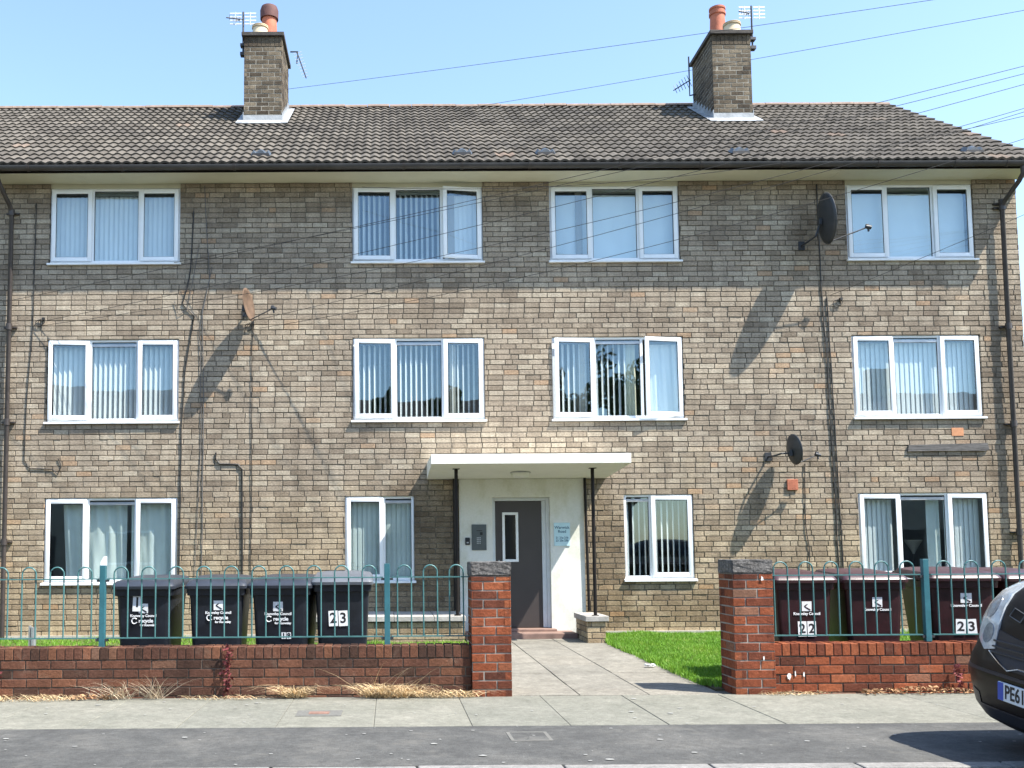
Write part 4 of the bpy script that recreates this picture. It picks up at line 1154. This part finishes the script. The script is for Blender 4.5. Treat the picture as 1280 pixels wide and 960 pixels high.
b = make_bin('charcoal wheelie bin with white logo and blue-black lid, second from the left', G1, 'binblk', 'binlid')
b.location = (-1.72, -5.46, ZB); b.rotation_euler = (0, 0, R(2)); b.scale = (1.02, 1, 1.04); bin_logo(b, .77, 'recycle', .02)
b = make_bin('charcoal wheelie bin with a slightly twisted lid and low white sticker', G1, 'binblk', 'binlid')
b.location = (-1.09, -5.46, ZB); b.rotation_euler = (0, 0, R(-5)); b.scale = (1.08, 1, 1.04); bin_logo(b, .755, 'recycle', -.02); bin_number(b, .055, .48, '19', .06, .04, .06)
b = make_bin('charcoal wheelie bin numbered 23 with a pale faded grey lid', G1, 'binblk', 'binlidl')
b.location = (-.475, -5.46, ZB+.03); b.rotation_euler = (0, 0, R(1)); b.scale = (1.02, 1, 1.04); bin_number(b, -.04, .61, '23', .135, .088, .145)
b = make_bin('maroon wheelie bin numbered 22 beside the right gate pillar', G2, 'binmar', 'binmarlid')
b.location = (4.10, -5.46, ZB); b.rotation_euler = (0, 0, R(1.5)); b.scale = (1.08, 1, 1.06); bin_logo(b, .71, 'plain', .02, 'binmar'); bin_number(b, .02, .50, '22', .12, .08, .14)
b = make_bin('maroon wheelie bin without a number, middle of the maroon bins', G2, 'binmar', 'binmarlid')
b.location = (4.80, -5.46, ZB); b.rotation_euler = (0, 0, R(-1)); b.scale = (1.08, 1, 1.06); bin_logo(b, .745, 'plain', .02, 'binmar')
b = make_bin('maroon wheelie bin numbered 23 right of the teal post and beside the car', G2, 'binmar', 'binmarlid')
b.location = (5.68, -5.46, ZB); b.rotation_euler = (0, 0, R(-3)); b.scale = (1.2, 1, 1.07); bin_logo(b, .77, 'plain', .02, 'binmar'); bin_number(b, .015, .505, '23', .12, .08, .14)
b = make_bin('maroon wheelie bin mostly hidden behind the car', G2, 'binmar', 'binmarlid')
b.location = (6.40, -5.40, ZB); b.rotation_euler = (0, 0, R(6)); b.scale = (1.05, 1, 1.06)

# ================================================================== WEEDS AND LITTER
def tuft(name, label, cat, loc, n, rad, h, mat, spread=1.0, wx=1.0, arch=.6, wd=.004, group=None):
    mb = MB()
    for i in range(n):
        a = rnd.uniform(0, 2*PI); r0 = rad*math.sqrt(rnd.random()); x = r0*math.cos(a)*wx; y = -abs(r0*math.sin(a))*.5-.02
        hh = 1.35*h*rnd.uniform(.25, 1.15); dx = rnd.uniform(-1, 1)*spread*hh; dy = -rnd.uniform(-.1, .9)*spread*hh*.6
        a2 = rnd.uniform(0, PI); ux, uy = math.cos(a2)*wd, math.sin(a2)*wd; mb.t = rnd.random()
        pts = []
        for k in range(5):
            s_ = k/4; pts.append(Vector((x+dx*s_, min(y+dy*s_, -.012), max(.004, hh*(s_-arch*s_*s_)*1.3))))
        for k in range(4):
            w0, w1 = 1-k/4.4, 1-(k+1)/4.4; p, q = pts[k], pts[k+1]
            mb.quad((p.x-ux*w0, p.y-uy*w0, p.z), (p.x+ux*w0, p.y+uy*w0, p.z), (q.x+ux*w1, q.y+uy*w1, q.z), (q.x-ux*w1, q.y-uy*w1, q.z))
    mb.t = None
    return tag(mb.build(name, mat, None, loc=loc, fixn=False), label, cat, group)
GW = 'dry grass tufts along the foot of the left wall'
tuft('dry_grass_tuft', 'large straw-coloured dry grass tuft at the wall foot near the left pillar', 'dry grass', (.0, -5.945, 0), 380, .19, .21, 'straw', 1.5, 1.5, .75)
tuft('dry_grass_tuft', 'flattened dry grass mat against the wall right beside the left pillar', 'dry grass', (.50, -5.945, 0), 240, .22, .13, 'straw', 1.6, 1.5, .8)
tuft('dry_grass_tuft', 'orange-centred dry grass tuft at the wall foot behind the iron drain cover', 'dry grass', (-.90, -5.945, 0), 190, .10, .20, 'straw', 1.7, 1.3, .75)
tuft('dry_weed', 'sprawling dead grey weed at the wall foot in the left part of the photo', 'dry weed', (-2.55, -5.945, 0), 80, .13, .22, 'weed', 1.9, 1.3, .65, .0035)
tuft('dry_weed', 'leaning pale dead weed stalks just right of the sprawling grey weed', 'dry weed', (-2.20, -5.945, 0), 60, .10, .21, 'weed', 1.7, 1.2, .45, .003)
tuft('dry_grass_tuft', 'thin dry grass litter at the wall foot by the left picture edge', 'dry grass', (-3.35, -5.945, 0), 260, .34, .10, 'straw', 1.6, 1.6, .8)
tuft('dry_grass_tuft', 'tiny dry grass wisps by the foot of the red creeper', 'dry grass', (-1.55, -5.945, 0), 110, .30, .07, 'straw', 1.5, 1.6, .8)
tuft('dry_grass_tuft', 'dry grass wisps at the foot of the right gate pillar', 'dry grass', (3.75, -5.945, 0), 110, .22, .07, 'straw', 1.5, 1.6, .8)
tuft('dry_grass_tuft', 'sparse long bent straw stalks rising out of the large dry tuft', 'dry grass', (-.02, -5.945, 0), 26, .16, .34, 'straw', 1.3, 1.5, .45, .0028)
def creeper(label, x, h, n):
    mb = MB(); mb.tube([(0, -.012, 0), (.02, -.02, h*.4), (-.01, -.015, h)], .004, 5)
    for i in range(n):
        z = rnd.random()*h; a = rnd.uniform(0, PI); s_ = rnd.uniform(.010, .024); cx = rnd.gauss(0, .022); cy = -.015-rnd.random()*.035
        mb.t = rnd.random(); ux, uz = math.cos(a)*s_, math.sin(a)*s_
        mb.quad((cx-ux, cy, z-uz), (cx+uz*.5, cy-.012, z-ux*.5), (cx+ux, cy, z+uz), (cx-uz*.5, cy+.006, z+ux*.5))
    mb.t = None; tag(mb.build('red_creeper', 'redweed', None, loc=(x, -5.945, 0), fixn=False), label, 'weed')
creeper('dark red creeping weed climbing the left garden wall to its top', -1.52, .50, 130)
creeper('dark red weed at the wall foot by the left picture edge', -3.66, .30, 90)
creeper('red-stemmed weed by the dead leaves at the right garden wall', 5.28, .26, 50)
def leafpile(label, x0, x1, n, hh):
    mb = MB()
    for i in range(n):
        cx = rnd.uniform(-.5, .5)*(x1-x0); cy = -.02-abs(rnd.gauss(0, .045)); cz = .008+rnd.random()*hh*(1-abs(cx)/(x1-x0)*1.3)
        s_ = rnd.uniform(.012, .035); mb.t = rnd.random()
        v = [Vector((rnd.uniform(-1, 1), rnd.uniform(-1, 1), rnd.uniform(-.6, .6)))*s_ for _ in range(4)]
        mb.quad(*[(cx+q.x, min(cy+q.y, -.005), max(.004, cz+q.z)) for q in v])
    mb.t = None; tag(mb.build('dead_leaves', 'deadleaf', None, loc=((x0+x1)/2, -5.945, 0), fixn=False), label, 'leaves', kind='stuff')
leafpile('heap of brown dead leaves at the foot of the right garden wall', 4.35, 5.55, 260, .07)
leafpile('strip of orange-brown dead leaves at the foot of the left garden wall', -2.95, -2.60, 70, .05)
mb = MB()
for k in range(14):
    v = [Vector((rnd.uniform(-.07, .07), rnd.uniform(-.04, .04), .005+rnd.random()*.03)) for _ in range(4)]; mb.quad(*v)
tag(mb.build('paper_litter', 'paper', None, loc=(2.95, -4.0, .03), fixn=False), 'crumpled white paper litter at the edge of the path and lawn', 'litter')
# covers
t = thing('stopcock_cover', 'small rusty iron stopcock cover in the pavement slabs', 'drain cover', (-.60, -6.86, 0))
mb = MB(); mb.box(-.19, -.14, -.02, .19, .14, .0045); mb.build('surround', 'cover', t)
mb = MB(); mb.box(-.085, -.06, -.02, .085, .06, .008); mb.build('lid', 'iron', t)
t = thing('inspection_cover', 'square inspection cover with pale border in the tarmac footway', 'drain cover', (1.0, -7.93, 0))
mb = MB(); frame_bars(mb, -.15, -.16, .15, .16, .022, .0, .0)
mb = MB(); mb.box(-.15, -.17, -.02, -.125, .17, .003); mb.box(.125, -.17, -.02, .15, .17, .003); mb.box(-.125, -.17, -.02, .125, -.145, .003); mb.box(-.125, .145, -.02, .125, .17, .003); mb.build('border', 'cover', t)
mb = MB(); mb.box(-.125, -.145, -.02, .125, .145, .0025); mb.build('lid', 'tarmac', t)
# pale chewing-gum / dropping spots
spots = [(x_, y_) for x_, y_ in [(-3.0, -6.5), (-2.9, -6.8), (-2.6, -6.35), (-1.9, -6.6), (-1.2, -6.3), (-.5, -6.4), (.2, -6.9), (2.0, -6.9), (2.3, -7.0), (2.45, -6.75), (3.1, -6.7), (3.9, -6.6), (-2.2, -8.2), (-.8, -8.5), (.6, -8.6), (1.9, -8.1), (2.0, -8.55), (2.9, -8.2), (3.2, -8.4), (-3.4, -8.4), (-.2, -7.8), (1.4, -8.75), (.3, -8.2), (3.5, -7.7), (-1.5, -7.9), (-2.8, -7.9), (2.2, -6.2), (.7, -7.0)]]
mb = MB()
for i in range(150):
    if i < len(spots): cx, cy = spots[i]; s_ = rnd.uniform(.009, .022)
    else: cx, cy = rnd.uniform(-4.5, 5), rnd.uniform(-8.85, -6.0); s_ = rnd.uniform(.003, .013)
    k = 8; pts = [(cx+s_*1.3*math.cos(2*PI*j/k)*rnd.uniform(.6, 1.2), cy+s_*math.sin(2*PI*j/k)*rnd.uniform(.6, 1.2)) for j in range(k)]
    n = len(mb.v); mb.v += [(p[0], p[1], .0062) for p in pts]; mb.face(tuple(range(n, n+k)))
tag(mb.build('gum_spots', 'dropping', None, fixn=False), 'pale gum and dropping spots scattered over the pavement', 'spots', kind='stuff')

# ================================================================== LAMP INSIDE THE BOTTOM RIGHT WINDOW
t = thing('floor_lamp', 'white conical uplighter lamp inside the bottom right window', 'lamp', (8.72, 1.0, .17))
mb = MB(); mb.lathe([(.13, 0), (.13, .02), (.012, .03), (.012, 1.12)], seg=20); mb.build('stand', 'dkmetal', t)
mb = MB(); mb.lathe([(.015, 1.10), (.04, 1.16), (.10, 1.26), (.145, 1.33), (.14, 1.335), (.09, 1.27)], seg=24); mb.build('lamp_shade', 'lightglass', t, smooth=50)

# ================================================================== CAR
def make_car():
    t = thing('parked_car', 'dark brown people carrier parked on the pavement at the right edge', 'car', (3.93, -8.98, -.062), 0)
    t.rotation_euler = (R(4.5), 0, R(0))
    S = 1.05
    NP = 6.5
    # (z, x_front, half_width, x_rear)
    lv = [(.17, .16, .76, 4.10), (.21, .09, .82, 4.18), (.30, .035, .86, 4.24), (.42, .01, .885, 4.27), (.52, .0, .895, 4.28), (.60, .02, .90, 4.28), (.66, .055, .902, 4.27), (.74, .075, .90, 4.25), (.84, .105, .89, 4.22), (.93, .15, .875, 4.20), (1.01, .215, .85, 4.18), (1.07, .31, .82, 4.16), (1.11, .45, .79, 4.14), (1.145, .66, .77, 4.13), (1.165, .86, .75, 4.12)]
    def interp(z, k):
        for (a, b) in zip(lv, lv[1:]):
            if z <= b[0]: f = max(0, (z-a[0])/(b[0]-a[0])); return a[k]+(b[k]-a[k])*f
        return lv[-1][k]
    def front_x(y, z):
        xf, hw, xr = interp(z, 1), interp(z, 2), interp(z, 3)
        a = (xr-xf)/2; q = min(1, abs(y)/hw)
        return xf+a-a*(1-q**NP)**(1/NP)
    def ring(z, xf, hw, xr, n=72, e=NP):
        a = (xr-xf)/2; c = (xr+xf)/2; out = []
        for k in range(n):
            th = 2*PI*k/n; cs, sn = math.cos(th), math.sin(th)
            out.append(((c+a*math.copysign(abs(cs)**(2/e), cs))*S, hw*math.copysign(abs(sn)**(2/e), sn)*S, z*S))
        return out
    mb = MB(); mb.loft([ring(*l) for l in lv])
    body = mb.build('body', 'carpaint', t, smooth=60)
    gl = [(1.155, .88, .73, 4.06), (1.22, 1.15, .72, 4.02), (1.34, 1.48, .69, 3.95), (1.46, 1.83, .655, 3.84), (1.54, 2.12, .60, 3.7)]
    mb = MB(); mb.loft([ring(*l) for l in gl]); mb.build('windscreen_and_side_windows', 'carglass', t, smooth=60)
    mb = MB(); mb.loft([ring(1.535, 2.08, .61, 3.72), ring(1.57, 2.2, .56, 3.6), ring(1.59, 2.5, .40, 3.3)]); mb.build('roof', 'carpaint', t, smooth=60)
    for x in (.86, 3.42):
        for sy in (-1, 1):
            mb = MB(); mb.tube([(x*S, sy*.70*S, .315*S), (x*S, sy*.905*S, .315*S)], .315*S, 28); wh = mb.build('wheel', 'rubber', t, smooth=40)
            mb = MB(); mb.tube([(x*S, sy*.85*S, .315*S), (x*S, sy*.915*S, .315*S)], .20*S, 20); mb.build('rim', 'metal', wh, smooth=40)
            mb = MB(); mb.tube([((x+.36*math.cos(a))*S, sy*.885*S, (.315+.36*math.sin(a))*S) for a in [PI*k/14 for k in range(15)]], .03*S, 6); mb.build('wheel_arch', 'rubber', t, smooth=40)
    def patch(name, poly, mat, off, par=None, cuts=4, thick=.012):
        bm = bmesh.new(); vs = [bm.verts.new((p[0], p[1], 0)) for p in poly]; f = bm.faces.new(vs)
        bmesh.ops.triangulate(bm, faces=[f]); 
        for _ in range(cuts):
            es = [e for e in bm.edges if e.calc_length() > .035]
            if not es: break
            bmesh.ops.subdivide_edges(bm, edges=es, cuts=1); bmesh.ops.triangulate(bm, faces=list(bm.faces))
        for v in bm.verts:
            y, z = v.co.x, v.co.y; v.co = Vector(((front_x(y, z)-off)*S, y*S, z*S))
        r = bmesh.ops.extrude_face_region(bm, geom=list(bm.faces))
        for v in [g_ for g_ in r['geom'] if isinstance(g_, bmesh.types.BMVert)]: v.co.x += (thick+off)
        m = MB(); m.add_bm(bm); return m.build(name, mat, par or t, smooth=40)
    for s_ in (1, -1):
        # tall swept headlight; y grows towards the house
        hl = [(.395, .675), (.50, .655), (.60, .71), (.655, .81), (.665, .93), (.64, 1.04), (.575, 1.095), (.49, 1.09), (.455, .98), (.415, .83)]
        h = patch('headlight', [(p[0]*s_, p[1]) for p in (hl if s_ > 0 else hl[::-1])], 'lampclear', .012, cuts=5, thick=.02)
        mb = MB()
        for (yy, zz, rr_) in ((.50, .76, .055), (.56, .92, .06)):
            pp = [(s_*(yy+rr_*math.cos(q_)), zz+rr_*1.15*math.sin(q_)) for q_ in [2*PI*k_/16 for k_ in range(16)]]
            patch('lamp_bowl', pp, 'lampbowl', .0155, h, cuts=2, thick=.004)
        ov = [(.52, .30), (.64, .30), (.66, .36), (.60, .40), (.52, .38)]
        patch('fog_light_recess', [(p[0]*s_, p[1]) for p in (ov if s_ > 0 else ov[::-1])], 'cargrille', .004)
    patch('upper_grille', [(-.43, .655), (-.20, .575), (.20, .575), (.43, .655), (.46, .80), (.20, .76), (-.20, .76), (-.46, .80)], 'cargrille', .006, cuts=5)
    patch('lower_grille', [(-.60, .225), (.60, .225), (.62, .31), (-.62, .31)], 'cargrille', .005, cuts=5)
    patch('bumper_groove', [(-.74, .525), (.74, .525), (.74, .545), (-.74, .545)], 'cargrille', .003, cuts=5)
    mb = MB()
    for a, b in (((-.44, .655), (-.20, .572)), ((-.20, .572), (-.10, .60)), ((-.10, .60), (.10, .60)), ((.10, .60), (.20, .572)), ((.20, .572), (.44, .655))):
        pts = [Vector(((front_x(a[0]+(b[0]-a[0])*k/5, a[1]+(b[1]-a[1])*k/5)-.012)*S, (a[0]+(b[0]-a[0])*k/5)*S, (a[1]+(b[1]-a[1])*k/5)*S)) for k in range(6)]
        mb.tube(pts, .006, 6)
    mb.build('chrome_trim', 'chrome', t, smooth=40)
    mb = MB()
    for zz in (.655, .69, .725):
        pts = [Vector(((front_x(y_, zz)-.012)*S, y_*S, zz*S)) for y_ in [-.42+.84*k/16 for k in range(17)]]
        mb.tube(pts, .007, 5)
    mb.build('grille_bars', 'dkmetal', t, smooth=40)
    # small outline badge on the bonnet edge and blue badge in the grille
    mb = MB()
    q = [(.24, .86), (.36, .885), (.35, .935), (.23, .91), (.24, .86)]
    mb.tube([Vector(((front_x(a, b_)-.006)*S, a*S, b_*S)) for a, b_ in q], .0035, 5, cap=False); mb.build('parking_disc_outline', 'dkrail', t)
    # number plate
    zz = .445; x0_ = (front_x(0, zz)-.022)*S
    pl_ = MB(); pl_.box(x0_-.004, -.26*S, (zz-.056)*S, x0_+.012, .26*S, (zz+.056)*S, .003); plate = pl_.build('number_plate', 'platew', t)
    mb = MB(); mb.box(x0_-.0055, .205*S, (zz-.054)*S, x0_-.0042, .257*S, (zz+.054)*S); mb.build('country_band', 'plateb', plate)
    text_mesh('plate_characters', 'PE61 K', .118*S, 'ink', plate, (x0_-.0055, .192*S, zz*S), rot=(PI/2, 0, -PI/2), align='LEFT', sx=.80, bold=.0022)
    return t
make_car()

# ================================================================== OPPOSITE SIDE (reflected in the panes)
def house(label, x, wdt, ridge):
    t = thing('house', label, 'house', (x, -20.4, 0), 0, 'houses across the street')
    mb = MB(); mb.box(-wdt/2, -7, 0, wdt/2, 0, 5.0); mb.build('wall', 'hrender', t)
    mb = MB(); mb.prism([(.4, 4.95), (-3.5, ridge), (-7.4, 4.95)], 'x', -wdt/2-.2, wdt/2+.2); rf = mb.build('roof', 'hroof', t)
    mb = MB(); mb.box(-.4, -3.9, ridge-.5, .4, -3.2, ridge+1.0); mb.build('chimney', 'hrender', rf)
    for xx in (-wdt/2+1.6, wdt/2-1.6):
        for zz in (1.0, 3.4):
            mb = MB(); frame_bars(mb, xx-.9, zz, xx+.9, zz+1.25, .08, .01, .06); wn = mb.build('window', 'upvc', t)
            mb = MB(); mb.box(xx-.82, .02, zz+.08, xx+.82, .03, zz+1.17); mb.build('pane', 'hglass', wn)
    for xx in (-.7, .7):
        mb = MB(); mb.box(xx-.45, .005, .05, xx+.45, .05, 2.1); mb.build('door', 'doorleaf', t)
    return t
house('pale semi-detached house across the street, left of the three', -13.5, 11, 8.1)
house('pale semi-detached house across the street, middle of the three', -.8, 11, 7.6)
house('pale semi-detached house across the street, right of the three', 20, 12, 7.8)
def tree(label, x, y, h, rad):
    t = thing('tree', label, 'tree', (x, y, 0), 0, 'trees across the street')
    mb = MB(); mb.tube([(0, 0, 0), (.1, 0, h*.35), (0, .1, h*.6)], .22, 10, r2=.12)
    for k in range(6):
        a = k*1.05; mb.tube([(.05, 0, h*(.3+.04*k)), (math.cos(a)*rad*.6, math.sin(a)*rad*.6, h*(.55+.04*k))], .08, 6, r2=.03)
    mb.build('trunk', 'bark', t, smooth=50)
    mb = MB()
    cl = [(Vector((rnd.gauss(0, .42)*rad, rnd.gauss(0, .42)*rad, h*(.64+rnd.gauss(0, .14)))), rnd.uniform(.35, .7)) for _ in range(34)]
    for c, s0 in cl:
        for i in range(150):
            d = Vector((rnd.gauss(0, 1), rnd.gauss(0, 1), rnd.gauss(0, .8))).normalized()*s0*rad*.42*rnd.random()**.4
            p = c+d; s_ = rnd.uniform(.07, .16); u = Vector((rnd.gauss(0, 1), rnd.gauss(0, 1), rnd.gauss(0, 1))).normalized(); v = u.orthogonal().normalized()
            mb.t = rnd.random(); mb.quad(p-u*s_, p-v*s_*.6, p+u*s_, p+v*s_*.6)
    mb.t = None; mb.build('crown', 'leaf', t, fixn=False)
tree('broad tree across the street opposite the entrance', 9.0, -21.5, 9.6, 3.2)
tree('second tree across the street, standing just right of the broad one', 13.2, -22.5, 8.6, 2.6)
tree('tree across the street between the left and middle houses', -7.1, -22, 7.6, 1.6)
tree('small tree across the street in front of the middle house', 2.6, -19.6, 7.6, 1.7)
